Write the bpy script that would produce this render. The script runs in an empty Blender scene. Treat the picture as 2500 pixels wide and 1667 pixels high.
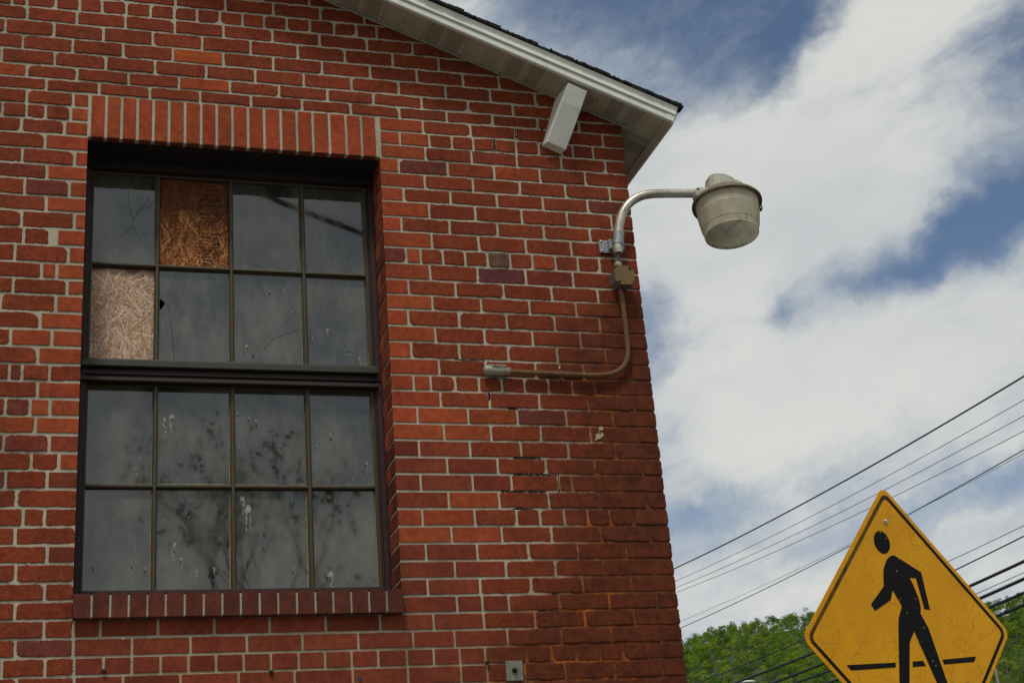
import bpy, bmesh, math, random
from math import sin, cos, pi, radians, sqrt, exp
from mathutils import Vector, Matrix, Quaternion
import numpy as np

random.seed(11)
rng = np.random.default_rng(5)
scn = bpy.context.scene
COL = scn.collection

# ------------------------------------------------------------------ camera
cam_d = bpy.data.cameras.new('camera')
cam = bpy.data.objects.new('camera', cam_d)
COL.objects.link(cam)
CPOS = Vector((-0.038494, -5.297648, 1.6))
CR = Vector((0.957477, -0.277954, -0.077322))
CU = Vector((-0.034063, -0.375044, 0.926381))
CF = Vector((0.286491, 0.884355, 0.368564))
M = Matrix((CR, CU, -CF)).transposed().to_4x4()
M.translation = CPOS
cam.matrix_world = M
cam_d.sensor_width = 36
cam_d.lens = 51.889
cam_d.clip_start = 0.05
cam_d.clip_end = 5000
scn.camera = cam
scn.view_settings.view_transform = 'Standard'
scn.view_settings.look = 'None'
scn.view_settings.gamma = 1
scn.view_settings.exposure = 0.0

# ------------------------------------------------------------------ node helpers
class T:
    """tiny wrapper that writes node graphs"""
    def __init__(s, tree):
        s.t = tree; s.n = tree.nodes; s.l = tree.links
    def set(s, sock, v):
        if isinstance(v, bpy.types.NodeSocket): s.l.new(v, sock)
        elif v is not None:
            try: sock.default_value = v
            except Exception: sock.default_value = tuple(v) + (1,) if len(v) == 3 else v
    def node(s, typ, props=None, **inp):
        n = s.n.new(typ)
        for k, v in (props or {}).items(): setattr(n, k, v)
        for k, v in inp.items():
            s.set(n.inputs[int(k[1:])] if k[0] == 'i' and k[1:].isdigit() else n.inputs[k.replace('_', ' ')], v)
        return n
    def m(s, op, a, b=None, c=None, clamp=False):
        n = s.n.new('ShaderNodeMath'); n.operation = op; n.use_clamp = clamp
        for i, v in enumerate((a, b, c)):
            if v is not None: s.set(n.inputs[i], v)
        return n.outputs[0]
    def mix(s, f, a, b, mode='MIX'):
        n = s.n.new('ShaderNodeMix'); n.data_type = 'RGBA'; n.blend_type = mode
        s.set(n.inputs[0], f); s.set(n.inputs[6], a); s.set(n.inputs[7], b)
        return n.outputs[2]
    def ramp(s, v, lo, hi, a=0., b=1., smooth=True):
        n = s.n.new('ShaderNodeMapRange'); n.interpolation_type = 'SMOOTHSTEP' if smooth else 'LINEAR'
        s.set(n.inputs[0], v); n.inputs[1].default_value = lo; n.inputs[2].default_value = hi
        n.inputs[3].default_value = a; n.inputs[4].default_value = b
        return n.outputs[0]
    def noise(s, vec, scale, detail=3, rough=.55, col=False, w=None):
        n = s.n.new('ShaderNodeTexNoise')
        if vec is not None: s.set(n.inputs['Vector'], vec)
        n.inputs['Scale'].default_value = scale; n.inputs['Detail'].default_value = detail
        n.inputs['Roughness'].default_value = rough
        return n.outputs['Color'] if col else n.outputs[0]
    def scalev(s, vec, sc):
        n = s.n.new('ShaderNodeVectorMath'); n.operation = 'MULTIPLY'
        s.set(n.inputs[0], vec); n.inputs[1].default_value = sc
        return n.outputs[0]
    def attr(s, name, fac=False):
        n = s.n.new('ShaderNodeAttribute'); n.attribute_name = name
        return n.outputs['Fac'] if fac else n.outputs['Color']
    def pos(s):
        return s.n.new('ShaderNodeNewGeometry').outputs['Position']
    def obj(s):
        return s.n.new('ShaderNodeTexCoord').outputs['Object']
    def sep(s, v):
        n = s.n.new('ShaderNodeSeparateXYZ'); s.set(n.inputs[0], v); return n.outputs
    def bump(s, h, strength, dist, normal=None):
        n = s.n.new('ShaderNodeBump'); s.set(n.inputs['Height'], h)
        s.set(n.inputs['Strength'], strength); n.inputs['Distance'].default_value = dist
        if normal is not None: s.set(n.inputs['Normal'], normal)
        return n.outputs[0]

def material(name, build):
    m = bpy.data.materials.new(name); m.use_nodes = True
    t = T(m.node_tree); t.n.clear()
    out = t.n.new('ShaderNodeOutputMaterial')
    t.l.new(build(t), out.inputs['Surface'])
    return m

def pbsdf(t, color, rough=.6, metal=0., spec=.5, normal=None, **kw):
    n = t.n.new('ShaderNodeBsdfPrincipled')
    t.set(n.inputs['Base Color'], color if isinstance(color, bpy.types.NodeSocket) else tuple(color) + (1,))
    t.set(n.inputs['Roughness'], rough); t.set(n.inputs['Metallic'], metal)
    t.set(n.inputs['Specular IOR Level'], spec)
    if normal is not None: t.set(n.inputs['Normal'], normal)
    for k, v in kw.items(): t.set(n.inputs[k.replace('_', ' ')], v)
    return n.outputs[0]

# ------------------------------------------------------------------ world: sky with broken cloud
SUN_EL, SUN_AZ = 60.0, 205.0      # azimuth measured from +Y towards +X
world = bpy.data.worlds.new('World'); scn.world = world; world.use_nodes = True
t = T(world.node_tree); t.n.clear()
out = t.n.new('ShaderNodeOutputWorld')
sky = t.node('ShaderNodeTexSky', dict(sky_type='NISHITA', sun_disc=False, sun_elevation=radians(SUN_EL),
             sun_rotation=radians(SUN_AZ), altitude=100, air_density=1.0, dust_density=.6, ozone_density=1.6))
gen = t.n.new('ShaderNodeTexCoord').outputs['Generated']
g = t.sep(gen)
azn = t.m('MULTIPLY', t.m('ARCTAN2', g[0], g[1]), 57.29578)
eln = t.m('MULTIPLY', t.m('ARCSINE', g[2]), 57.29578)
wn = t.node('ShaderNodeTexNoise', None, Vector=gen, Scale=9.0, Detail=5.0, Roughness=.6)
wc = t.node('ShaderNodeSeparateColor', None, i0=wn.outputs['Color'])
az = t.m('ADD', azn, t.m('MULTIPLY', t.m('SUBTRACT', wc.outputs[0], .5), 7.))
el = t.m('ADD', eln, t.m('MULTIPLY', t.m('SUBTRACT', wc.outputs[1], .5), 4.5))
BLOBS = [ # az, el, s_az, s_el, tilt(el per az), weight
 (27.3, 27.7, 3.6, 1.9, .12, .75),
 (30.5, 25.5, 10.5, 4.3, .06, 1.3), (37.6, 32.4, 5.0, 2.2, .25, 1.15), (35.0, 18.9, 8.5, 3.5, .03, 1.2),
 (26.0, 17.4, 4.6, 2.6, .0, .75), (17.0, 34.4, 3.8, 1.7, -.3, .75), (23.6, 32.2, 3.0, 1.0, -.1, .42), (26.2, 22.6, 2.5, 1.6, 0., .35),
 (37.4, 23.8, 3.9, 1.5, .33, -1.15), (33.8, 22.9, 2.4, .9, .25, -.5), (29.2, 21.8, 1.3, .9, .25, -.75), (23.7, 21.2, 1.1, 1.5, .0, -.45),
 (41.0, 28.6, 2.0, 1.0, .5, -.45), (30.6, 31.6, 1.8, 1.6, .6, -.6), (25.0, 14.4, 4.0, .7, .12, -.30), (36.5, 14.3, 5.5, .8, .1, -.34),
 (28.0, 11.2, 14., 1.6, .0, .30)]
dens = None
for (a, e, sa, se, ti, w) in BLOBS:
    da = t.m('SUBTRACT', az, a)
    de = t.m('SUBTRACT', t.m('SUBTRACT', el, e), t.m('MULTIPLY', da, ti))
    q = t.m('ADD', t.m('POWER', t.m('ABSOLUTE', t.m('DIVIDE', da, sa)), 2.), t.m('POWER', t.m('ABSOLUTE', t.m('DIVIDE', de, se)), 2.))
    v = t.m('MULTIPLY', t.m('EXPONENT', t.m('MULTIPLY', q, -.9)), w)
    dens = v if dens is None else t.m('ADD', dens, v)
# low band of pale streaks, generic broken cloud elsewhere
fb = t.noise(t.scalev(gen, (1, 1, 2.2)), 7.0, 7, .62)
lowb = t.ramp(eln, 18.5, 12.5, 0, .50)
side = t.m('MAXIMUM', t.ramp(t.m('ABSOLUTE', t.m('SUBTRACT', azn, 28.)), 17., 34.), t.ramp(eln, 37., 48.))
dens = t.m('ADD', t.m('ADD', dens, lowb), t.m('MULTIPLY', side, .72))
dens = t.m('ADD', dens, t.m('MULTIPLY', t.m('SUBTRACT', fb, .5), .55))
ua = t.m('ADD', t.m('MULTIPLY', az, .94), t.m('MULTIPLY', el, .34)); va = t.m('SUBTRACT', t.m('MULTIPLY', el, .94), t.m('MULTIPLY', az, .34))
sv_ = t.node('ShaderNodeCombineXYZ', None, i0=t.m('MULTIPLY', ua, .14), i1=t.m('MULTIPLY', va, .42)).outputs[0]
fs_ = t.noise(sv_, 1.6, 8, .6)
dens = t.m('ADD', dens, t.m('MULTIPLY', t.m('SUBTRACT', fs_, .5), .85))
f2 = t.noise(t.scalev(gen, (1, 1, 1.6)), 26.0, 6, .6)
dens = t.m('ADD', dens, t.m('MULTIPLY', t.m('SUBTRACT', f2, .5), .25))
cov = t.ramp(dens, -.15, .95)
cov = t.m('MULTIPLY', cov, .96)
fl = t.noise(t.scalev(gen, (1, 1, 1.5)), 4.2, 3, .5)
shade = t.m('ADD', t.m('MULTIPLY', t.m('MINIMUM', dens, 1.15), .55), t.m('ADD', t.m('MULTIPLY', t.m('SUBTRACT', fs_, .5), .35), t.m('ADD', t.m('MULTIPLY', t.m('SUBTRACT', fl, .5), 1.25), t.m('MULTIPLY', t.m('SUBTRACT', f2, .5), .06))))
shade = t.ramp(shade, -.05, .80)
ccol = t.mix(shade, (.42, .47, .52, 1), (.70, .705, .67, 1))
b1 = t.node('ShaderNodeBackground', None, Color=sky.outputs[0], Strength=.085)
b2 = t.node('ShaderNodeBackground', None, Color=ccol, Strength=1.0)
mx = t.node('ShaderNodeMixShader', None, i0=cov, i1=b1.outputs[0], i2=b2.outputs[0])
t.l.new(mx.outputs[0], out.inputs['Surface'])

sun_d = bpy.data.lights.new('sun', 'SUN'); sun_d.energy = 1.7; sun_d.angle = radians(10); sun_d.color = (1, .95, .87)
sun = bpy.data.objects.new('sun', sun_d); COL.objects.link(sun)
sv = Vector((sin(radians(SUN_AZ)) * cos(radians(SUN_EL)), cos(radians(SUN_AZ)) * cos(radians(SUN_EL)), sin(radians(SUN_EL))))
sun.rotation_euler = sv.to_track_quat('Z', 'Y').to_euler()
sun.location = sv * 20

# ------------------------------------------------------------------ object helpers
def tag(o, label=None, cat=None, group=None, kind=None):
    if label: o['label'] = label
    if cat: o['category'] = cat
    if group: o['group'] = group
    if kind: o['kind'] = kind
    return o
def empty(name, loc, label, cat, group=None):
    o = bpy.data.objects.new(name, None); COL.objects.link(o); o.location = loc
    o.empty_display_size = .1
    return tag(o, label, cat, group)
class MB:
    """collects verts / faces with per-face colour and material index"""
    def __init__(s): s.v = []; s.f = []; s.mi = []; s.c = []; s.r = []; s.sm = []
    def add(s, vs, fs, mi=0, col=(1, 1, 1), rug=0., smooth=False):
        o = len(s.v); s.v.extend(vs)
        for f in fs:
            s.f.append([i + o for i in f]); s.mi.append(mi); s.c.append(col); s.r.append(rug); s.sm.append(smooth)
    def box(s, a, b, mi=0, col=(1, 1, 1), rug=0., xf=None):
        (x0, y0, z0), (x1, y1, z1) = a, b
        vs = [(x, y, z) for z in (z0, z1) for y in (y0, y1) for x in (x0, x1)]
        if xf: vs = [tuple(xf(Vector(v))) for v in vs]
        s.add(vs, [(0, 2, 3, 1), (4, 5, 7, 6), (0, 1, 5, 4), (2, 6, 7, 3), (0, 4, 6, 2), (1, 3, 7, 5)], mi, col, rug)
    def bbox(s, a, b, bev=.002, mi=0, col=(1, 1, 1), xf=None):
        bm = bmesh.new(); bmesh.ops.create_cube(bm, size=1)
        for v in bm.verts: v.co = Vector([a[i] + (v.co[i] + .5) * (b[i] - a[i]) for i in range(3)])
        bmesh.ops.bevel(bm, geom=bm.edges[:], offset=bev, segments=2, profile=.6, affect='EDGES')
        s.frombm(bm, mi, col, xf)
    def frombm(s, bm, mi=0, col=(1, 1, 1), xf=None, smooth=False):
        bm.verts.index_update()
        vs = [tuple(xf(v.co)) if xf else tuple(v.co) for v in bm.verts]
        s.add(vs, [[v.index for v in f.verts] for f in bm.faces], mi, col, 0., smooth); bm.free()
    def tube(s, pts, r, seg=12, mi=0, col=(1, 1, 1), caps=True):
        pts = [Vector(p) for p in pts]; n = len(pts)
        rs = r if isinstance(r, (list, tuple)) else [r] * n
        tang = [(pts[min(i + 1, n - 1)] - pts[max(i - 1, 0)]).normalized() for i in range(n)]
        up = Vector((0, 0, 1)) if abs(tang[0].z) < .9 else Vector((1, 0, 0))
        nrm = tang[0].cross(up).normalized(); vs = []
        for i in range(n):
            if i:
                q = tang[i - 1].rotation_difference(tang[i]); nrm = (q @ nrm).normalized()
            b = tang[i].cross(nrm).normalized()
            for k in range(seg):
                a = 2 * pi * k / seg
                vs.append(tuple(pts[i] + (nrm * cos(a) + b * sin(a)) * rs[i]))
        fs = [(i * seg + k, i * seg + (k + 1) % seg, (i + 1) * seg + (k + 1) % seg, (i + 1) * seg + k) for i in range(n - 1) for k in range(seg)]
        s.add(vs, fs, mi, col, 0., True)
        if caps:
            s.add([vs[k] for k in range(seg)], [list(range(seg))[::-1]], mi, col); s.add([vs[(n - 1) * seg + k] for k in range(seg)], [list(range(seg))], mi, col)
    def lathe(s, prof, seg=48, mi=0, col=(1, 1, 1), xf=None, smooth=True, jit=0.):
        vs = []
        for (r, z) in prof:
            for k in range(seg):
                a = 2 * pi * k / seg; rr = r * (1 + jit * random.uniform(-1, 1))
                v = Vector((rr * cos(a), rr * sin(a), z)); vs.append(tuple(xf(v)) if xf else tuple(v))
        n = len(prof)
        fs = [(i * seg + k, i * seg + (k + 1) % seg, (i + 1) * seg + (k + 1) % seg, (i + 1) * seg + k) for i in range(n - 1) for k in range(seg)]
        s.add(vs, fs, mi, col, 0., smooth)
    def prism(s, pts2, h0, h1, xf, mi=0, col=(1, 1, 1)):
        n = len(pts2)
        vs = [tuple(xf(Vector((p[0], p[1], h0)))) for p in pts2] + [tuple(xf(Vector((p[0], p[1], h1)))) for p in pts2]
        fs = [list(range(n))[::-1], list(range(n, 2 * n))] + [(i, (i + 1) % n, n + (i + 1) % n, n + i) for i in range(n)]
        s.add(vs, fs, mi, col)
    def build(s, name, mats, parent=None, attrs=False):
        me = bpy.data.meshes.new(name)
        me.from_pydata(s.v, [], s.f)
        if not isinstance(mats, (list, tuple)): mats = [mats]
        for m in mats: me.materials.append(m)
        me.polygons.foreach_set('material_index', s.mi)
        me.polygons.foreach_set('use_smooth', s.sm)
        if attrs:
            a = me.attributes.new('bcol', 'FLOAT_VECTOR', 'FACE'); a.data.foreach_set('vector', np.array(s.c, dtype=np.float32).ravel())
            a = me.attributes.new('rug', 'FLOAT', 'FACE'); a.data.foreach_set('value', np.array(s.r, dtype=np.float32))
        me.update()
        o = bpy.data.objects.new(name, me); COL.objects.link(o)
        if parent:
            o.parent = parent
            w = parent.matrix_world if parent.parent is None else parent.matrix_world
            base = Vector((0, 0, 0)); p = parent
            while p is not None: base += p.location; p = p.parent
            me.transform(Matrix.Translation(-base))
        return o
def smoothpath(pts, n=6):
    P = [Vector(p) for p in pts]; out = []
    for i in range(len(P) - 1):
        p0 = P[max(i - 1, 0)]; p1 = P[i]; p2 = P[i + 1]; p3 = P[min(i + 2, len(P) - 1)]
        for k in range(n):
            u = k / n
            out.append(.5 * ((2 * p1) + (p2 - p0) * u + (2 * p0 - 5 * p1 + 4 * p2 - p3) * u * u + (3 * p1 - p0 - 3 * p2 + p3) * u ** 3))
    out.append(P[-1]); return out
def flat(p): return lambda v: v
ROWS={-4:[-0.164,0.037,0.234,0.434,0.639,0.85,1.054,1.263,1.47,1.674,1.879,2.07],-5:[-0.24,-0.049,0.15,0.349,0.554,0.756,0.958,1.154,1.363,1.569,1.77],-6:[-0.338,-0.137,0.06,0.253,0.458,0.658,0.86,1.062,1.267,1.472,1.672,1.877],-7:[-0.261,-0.07,0.126,0.324,0.528,0.734,0.939,1.145,1.349,1.554,1.717],-8:[-0.33,-0.144,0.048,0.243,0.442,0.64,0.838,1.039,1.247,1.449],-9:[-0.249,-0.058,0.133,0.331,0.529,0.733,0.933,1.137,1.338],-10:[-0.311,-0.253,-0.141,-0.049,0.039,0.136,0.233,0.328,0.421,0.515,0.609,0.699,0.795,0.893,0.997,1.093,1.182],-11:[-0.294,-0.099,0.118,0.333,0.538,0.739,0.94,1.131],-3:[-0.236,-0.061,1.361,1.572,1.773,1.953,2.173],-2:[-0.323,-0.234,-0.162,-0.069,1.259,1.386,1.485,1.579,1.675,1.77,1.872,1.978,2.029,2.122],-1:[-0.25,-0.089,1.365,1.567,1.768,1.969,2.173],0:[-0.16,1.247,1.458,1.662,1.866,2.072],1:[-0.241,-0.048,1.355,1.563,1.771,1.975,2.177],2:[-0.148,1.261,1.462,1.664,1.868,2.07],3:[-0.227,-0.063,1.366,1.565,1.768,1.97,2.171],4:[-0.146,1.245,1.449,1.656,1.86,2.067],5:[-0.232,-0.04,1.369,1.569,1.774,1.975,2.177],6:[-0.221,-0.127,-0.102,1.258,1.318,1.412,1.506,1.603,1.7,1.797,1.898,1.998,2.095],7:[-0.249,-0.058,1.353,1.554,1.762,1.969,2.177],8:[-0.152,-0.097,1.26,1.456,1.66,1.868,2.072],9:[-0.25,-0.058,1.355,1.56,1.766,1.969,2.177],10:[-0.291,-0.096,1.252,1.462,1.663,1.869,2.067],11:[-0.149,1.359,1.564,1.768,1.975,2.177],12:[-0.25,-0.105,1.257,1.454,1.659,1.867,2.077],13:[-0.152,1.366,1.559,1.769,1.874,1.974,2.18],14:[-0.248,-0.204,-0.108,1.259,1.328,1.428,1.527,1.622,1.716,1.818,1.919,2.017,2.116],15:[-0.148,1.364,1.565,1.772,1.979,2.18],16:[-0.255,-0.171,-0.102,1.267,1.472,1.675,1.88,2.08],17:[-0.15,1.37,1.56,1.767,1.977,2.183],18:[-0.255,-0.1,1.266,1.47,1.678,1.876,2.076],19:[-0.158,-0.064,1.374,1.577,1.776,1.981,2.185],20:[-0.242,-0.102,1.265,1.471,1.628,1.823,1.879,2.082],21:[-0.202,1.371,1.573,1.775,1.987,2.186],22:[-0.177,-0.105,1.264,1.47,1.638,1.733,1.833,1.931,2.022,2.124],23:[-0.2,1.374,1.573,1.774,1.978,2.183],24:[-0.092,1.27,1.47,1.674,1.876,2.078],25:[-0.193,1.378,1.578,1.777,1.977,2.183],26:[-0.095,1.269,1.472,1.674,1.882,2.084],27:[-0.19,0.002,1.378,1.476,1.579,1.781,1.984,2.181],28:[-0.092,0.005,0.095,0.29,0.484,0.68,0.882,1.083,1.284,1.477,1.678,1.878,2.079],29:[-0.183,0.007,0.202,0.402,0.598,0.796,0.999,1.203,1.36,1.564,1.777,1.979,2.179],30:[-0.224,-0.084,0.011,0.108,0.203,0.3,0.395,0.49,0.586,0.682,0.781,0.876,0.972,1.07,1.176,1.277,1.376,1.473,1.636,1.732,1.831,1.925,2.019,2.121],31:[-0.173,0.013,0.174,0.368,0.568,0.765,0.974,1.177,1.376,1.476,1.623,1.78,1.979,2.174]}
ZS={-11:5.3293,-10:5.2626,-9:5.1959,-8:5.1306,-7:5.0607,-6:4.9936,-5:4.9265,-4:4.8664,-3:4.8106,-2:4.7461,-1:4.6816,0:4.6171,1:4.5486,2:4.4818,3:4.4165,4:4.3449,5:4.2784,6:4.2067,7:4.1357,8:4.0633,9:3.9963,10:3.9315,11:3.8603,12:3.792,13:3.7214,14:3.652,15:3.5859,16:3.5188,17:3.4499,18:3.3822,19:3.3135,20:3.2458,21:3.1769,22:3.1079,23:3.0392,24:2.9729,25:2.906,26:2.8385,27:2.7738,28:2.7088,29:2.6442,30:2.5796,31:2.5151,32:2.4506}
# ------------------------------------------------------------------ materials
def stain_mask(t, p):
    s = t.sep(p)
    zn = t.ramp(s[2], 2.3, 4.3, 0, 1, False)
    fc = t.n.new('ShaderNodeFloatCurve'); t.set(fc.inputs['Value'], zn)
    cv = fc.mapping.curves[0]
    P = [(0.0, 1.42), (.125, 1.50), (.205, 1.62), (.29, 1.765), (.42, 1.80), (.55, 1.86), (.665, 1.80), (.74, 1.90), (.83, 1.985), (.875, 2.2), (1.0, 2.62)]
    for i, (x, y) in enumerate(P):
        if i < 2: cv.points[i].location = (x, y - 1.3)
        else: cv.points.new(x, y - 1.3)
    cv.points[0].location = (0, .12); 
    fc.mapping.use_clip = False; fc.mapping.update()
    edge = t.m('ADD', fc.outputs[0], 1.3)
    nz = t.noise(t.scalev(p, (1, 1, 1)), 6., 7, .7)
    d = t.m('ADD', t.m('SUBTRACT', s[0], edge), t.m('MULTIPLY', t.m('SUBTRACT', nz, .5), .75))
    return t.ramp(d, -.20, .22)

def soot(t, p, c, amt):
    n = t.noise(t.scalev(p, (5., 5., 1.3)), 1., 6, .65); n2 = t.noise(p, 1.1, 3, .5)
    f = t.m('MULTIPLY', t.ramp(n, .42, .72), t.ramp(n2, .35, .65, .35, 1.))
    return t.mix(t.m('MULTIPLY', f, amt), c, (.035, .016, .010, 1))

def m_brick(t):
    p = t.pos(); col = t.attr('bcol'); rug = t.attr('rug', True)
    g1 = t.noise(p, 420, 3, .7); g2 = t.noise(p, 38, 4, .6); g3 = t.noise(p, 7, 3, .5)
    k = t.m('ADD', t.m('MULTIPLY', t.m('SUBTRACT', g1, .5), t.m('ADD', .5, t.m('MULTIPLY', rug, 1.2))), 1.0)
    k = t.m('MULTIPLY', k, t.ramp(g2, .28, .72, .76, 1.18)); k = t.m('MULTIPLY', k, t.ramp(g3, .3, .7, .85, 1.12))
    kc = t.node('ShaderNodeCombineColor', None, i0=k, i1=k, i2=k).outputs[0]
    c = t.mix(1., col, kc, 'MULTIPLY')
    # soot / water drips
    dn = t.noise(t.scalev(p, (75, 75, 5)), 1., 3, .6); dm = t.noise(p, 4.5, 2, .5)
    dr = t.m('MULTIPLY', t.ramp(dn, .66, .72), t.ramp(dm, .52, .62))
    c = t.mix(t.m('MULTIPLY', dr, .75), c, (.02, .008, .006, 1))
    # lime bloom specks on the rough bricks
    vo = t.node('ShaderNodeTexVoronoi', None, Vector=p, Scale=230.)
    keep = t.m('GREATER_THAN', t.sep(vo.outputs['Color'])[0], .82)
    sp = t.m('MULTIPLY', t.m('MULTIPLY', t.ramp(vo.outputs['Distance'], .30, .18), keep), rug)
    c = t.mix(t.m('MULTIPLY', sp, .6), c, (.50, .34, .24, 1))
    wn_ = t.noise(p, 15, 6, .75)
    c = t.mix(t.m('MULTIPLY', t.ramp(wn_, .70, .78), .3), c, (.40, .32, .26, 1))
    c = soot(t, p, c, .30)
    st = stain_mask(t, p)
    stn = t.ramp(t.noise(p, 18, 6, .7), .35, .65)
    c = t.mix(t.m('MULTIPLY', st, .78), c, t.mix(stn, (.040, .0115, .006, 1), (.125, .029, .008, 1)))
    h = t.m('ADD', t.m('MULTIPLY', t.noise(p, 190, 4, .7), 1.), t.m('MULTIPLY', g2, .8))
    nb = t.bump(h, t.m('ADD', .13, t.m('MULTIPLY', rug, .5)), .0035)
    return pbsdf(t, c, .88, 0, .22, nb)
M_BRICK = material('brick', m_brick)

def m_mortar(t):
    p = t.pos()
    g1 = t.noise(p, 330, 4, .75); g2 = t.noise(p, 30, 5, .65); g3 = t.noise(p, 3, 3, .5)
    c = t.mix(t.ramp(g1, .3, .7), (.40, .345, .245, 1), (.66, .585, .45, 1))
    c = t.mix(t.ramp(g2, .58, .72, 0, .55), c, (.17, .135, .09, 1))
    c = t.mix(t.ramp(g2, .36, .28, 0, .5), c, (.66, .60, .48, 1))
    s = t.sep(p)
    low = t.m('MULTIPLY', t.ramp(t.m('ADD', s[2], t.m('MULTIPLY', g3, .2)), 2.85, 2.6), t.ramp(s[0], -.1, .4))
    c = t.mix(t.m('MULTIPLY', low, .6), c, (.38, .24, .11, 1))
    c = soot(t, p, c, .55)
    st = stain_mask(t, p)
    o = t.mix(t.ramp(t.noise(p, 11, 5, .7), .42, .66), (.11, .024, .007, 1), (.44, .115, .013, 1))
    o = t.mix(t.ramp(s[0], 1.95, 2.2, 0, .75), o, (.075, .020, .009, 1))
    c = t.mix(t.m('MULTIPLY', st, .96), c, o)
    h = t.m('ADD', t.noise(p, 160, 5, .75), t.m('MULTIPLY', g2, 1.2))
    return pbsdf(t, c, .95, 0, .15, t.bump(h, .8, .005))
M_MORTAR = material('mortar', m_mortar)

def paint(name, c1, c2, rough=.45, ns=40, spec=.5, bs=.08, metal=0., dirt=None, ds=(6, 6, 2)):
    def b(t):
        p = t.pos(); n = t.noise(p, ns, 5, .65)
        c = t.mix(t.ramp(n, .3, .7), tuple(c1) + (1,), tuple(c2) + (1,))
        if dirt:
            d = t.noise(t.scalev(p, ds), 1., 6, .7)
            c = t.mix(t.ramp(d, .55, .72, 0, dirt[3]), c, tuple(dirt[:3]) + (1,))
        return pbsdf(t, c, t.ramp(n, .3, .7, rough * .85, min(1, rough * 1.2)), metal, spec, t.bump(n, bs, .002))
    return material(name, b)
M_WHITE = paint('white_aluminium', (.72, .73, .65), (.80, .80, .72), .42, 14, dirt=(.32, .30, .22, .35), ds=(30, 30, 5))
M_SOFFIT = paint('soffit_vinyl', (.40, .36, .26), (.50, .455, .34), .5, 10, dirt=(.25, .19, .10, .5), ds=(14, 14, 14))
def m_perf(t):
    p = t.pos(); s = t.sep(p)
    a = t.m('DIVIDE', s[0], .0098); b = t.m('DIVIDE', s[1], .0066)
    b2 = t.m('ADD', b, t.m('MULTIPLY', t.m('FLOOR', a), .5))
    fa = t.m('SUBTRACT', t.m('FRACT', a), .5); fb_ = t.m('SUBTRACT', t.m('FRACT', b2), .5)
    d = t.m('SQRT', t.m('ADD', t.m('MULTIPLY', fa, fa), t.m('MULTIPLY', t.m('MULTIPLY', fb_, fb_), .6)))
    hole = t.ramp(d, .30, .22)
    n = t.noise(p, 10, 4, .6)
    c = t.mix(t.ramp(n, .3, .7), (.36, .32, .23, 1), (.44, .40, .30, 1))
    c = t.mix(hole, c, (.13, .11, .075, 1))
    return pbsdf(t, c, .55, 0, .4, t.bump(hole, -.4, .002))
M_PERF = material('perforated_soffit', m_perf)
M_SHINGLE = paint('asphalt_shingle', (.010, .010, .011), (.035, .034, .034), .95, 260, .1, .6)
M_GREEN = paint('green_painted_steel', (.040, .050, .016), (.075, .034, .014), .5, 24, bs=.3, dirt=(.05, .016, .008, .8), ds=(18, 18, 9))
M_RAIL = paint('green_rail', (.030, .036, .022), (.040, .042, .027), .5, 30, bs=.3, dirt=(.06, .03, .018, .6), ds=(12, 12, 20))
M_MAROON = paint('maroon_painted_wood', (.022, .007, .006), (.036, .012, .010), .55, 30, bs=.5, dirt=(.010, .012, .007, .7), ds=(40, 40, 4))
M_PUTTY = paint('glazing_putty', (.17, .145, .085), (.30, .26, .17), .8, 60, bs=.5, dirt=(.12, .05, .02, .8), ds=(40, 40, 12))
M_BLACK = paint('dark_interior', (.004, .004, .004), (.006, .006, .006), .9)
M_IRON = paint('dark_lintel_steel', (.008, .006, .005), (.014, .009, .007), .75, 40, bs=.6)

def m_glass(t):
    p = t.pos(); s = t.sep(p)
    n1 = t.noise(t.scalev(p, (3, 3, 2.2)), 1.6, 6, .6); n2 = t.noise(t.scalev(p, (13, 13, 5)), 1.4, 6, .7); n3 = t.noise(p, 130, 4, .7)
    dust = t.m('ADD', t.m('MULTIPLY', n1, .55), t.m('MULTIPLY', n2, .45))
    c = t.mix(t.ramp(dust, .36, .66), (.026, .028, .025, 1), (.108, .112, .084, 1))
    # grime gathers towards the lower edge of each sheet
    sp = t.m('MULTIPLY', t.ramp(n3, .70, .76), t.ramp(t.noise(p, 9, 3, .5), .45, .62))
    c = t.mix(t.m('MULTIPLY', sp, .45), c, (.26, .27, .22, 1))
    e = t.attr('bcol'); es = t.sep(e)
    wob = t.noise(p, 2.2, 2, .5); wv = t.noise(t.scalev(p, (1, 1, .35)), 14., 2, .5)
    nb = t.bump(t.m('ADD', wob, t.m('MULTIPLY', wv, .05)), .16, .006)
    rough = t.ramp(dust, .35, .7, .015, .07)
    return pbsdf(t, c, rough, 0, .5, nb, IOR=1.85)
M_GLASS = material('dusty_glass', m_glass)

def osb(name, ca, cb):
    def b(t):
        p = t.pos(); col = t.attr('bcol')
        n = t.noise(t.scalev(p, (130, 130, 130)), 1., 4, .7)
        c = t.mix(1., col, t.node('ShaderNodeCombineColor', None, i0=t.ramp(n, .2, .8, .7, 1.2), i1=t.ramp(n, .2, .8, .66, 1.2), i2=t.ramp(n, .2, .8, .6, 1.2)).outputs[0], 'MULTIPLY')
        s = t.sep(p)
        d = t.m('ADD', t.m('SUBTRACT', s[2], ca), t.m('MULTIPLY', t.m('SUBTRACT', t.noise(p, 14, 4, .6), .5), cb * 2))
        c = t.mix(t.ramp(d, 0, cb, 0, .82), c, (.085, .018, .006, 1))
        return pbsdf(t, c, .75, 0, .3, t.bump(n, .4, .002))
    return material(name, b)
M_OSB1 = osb('weathered_strand_board', 4.33, .11)
M_OSB2 = osb('pale_strand_board', 4.128, .022)
M_INK = paint('stamp_ink', (.012, .006, .005), (.03, .014, .01), .8, 300)
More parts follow.
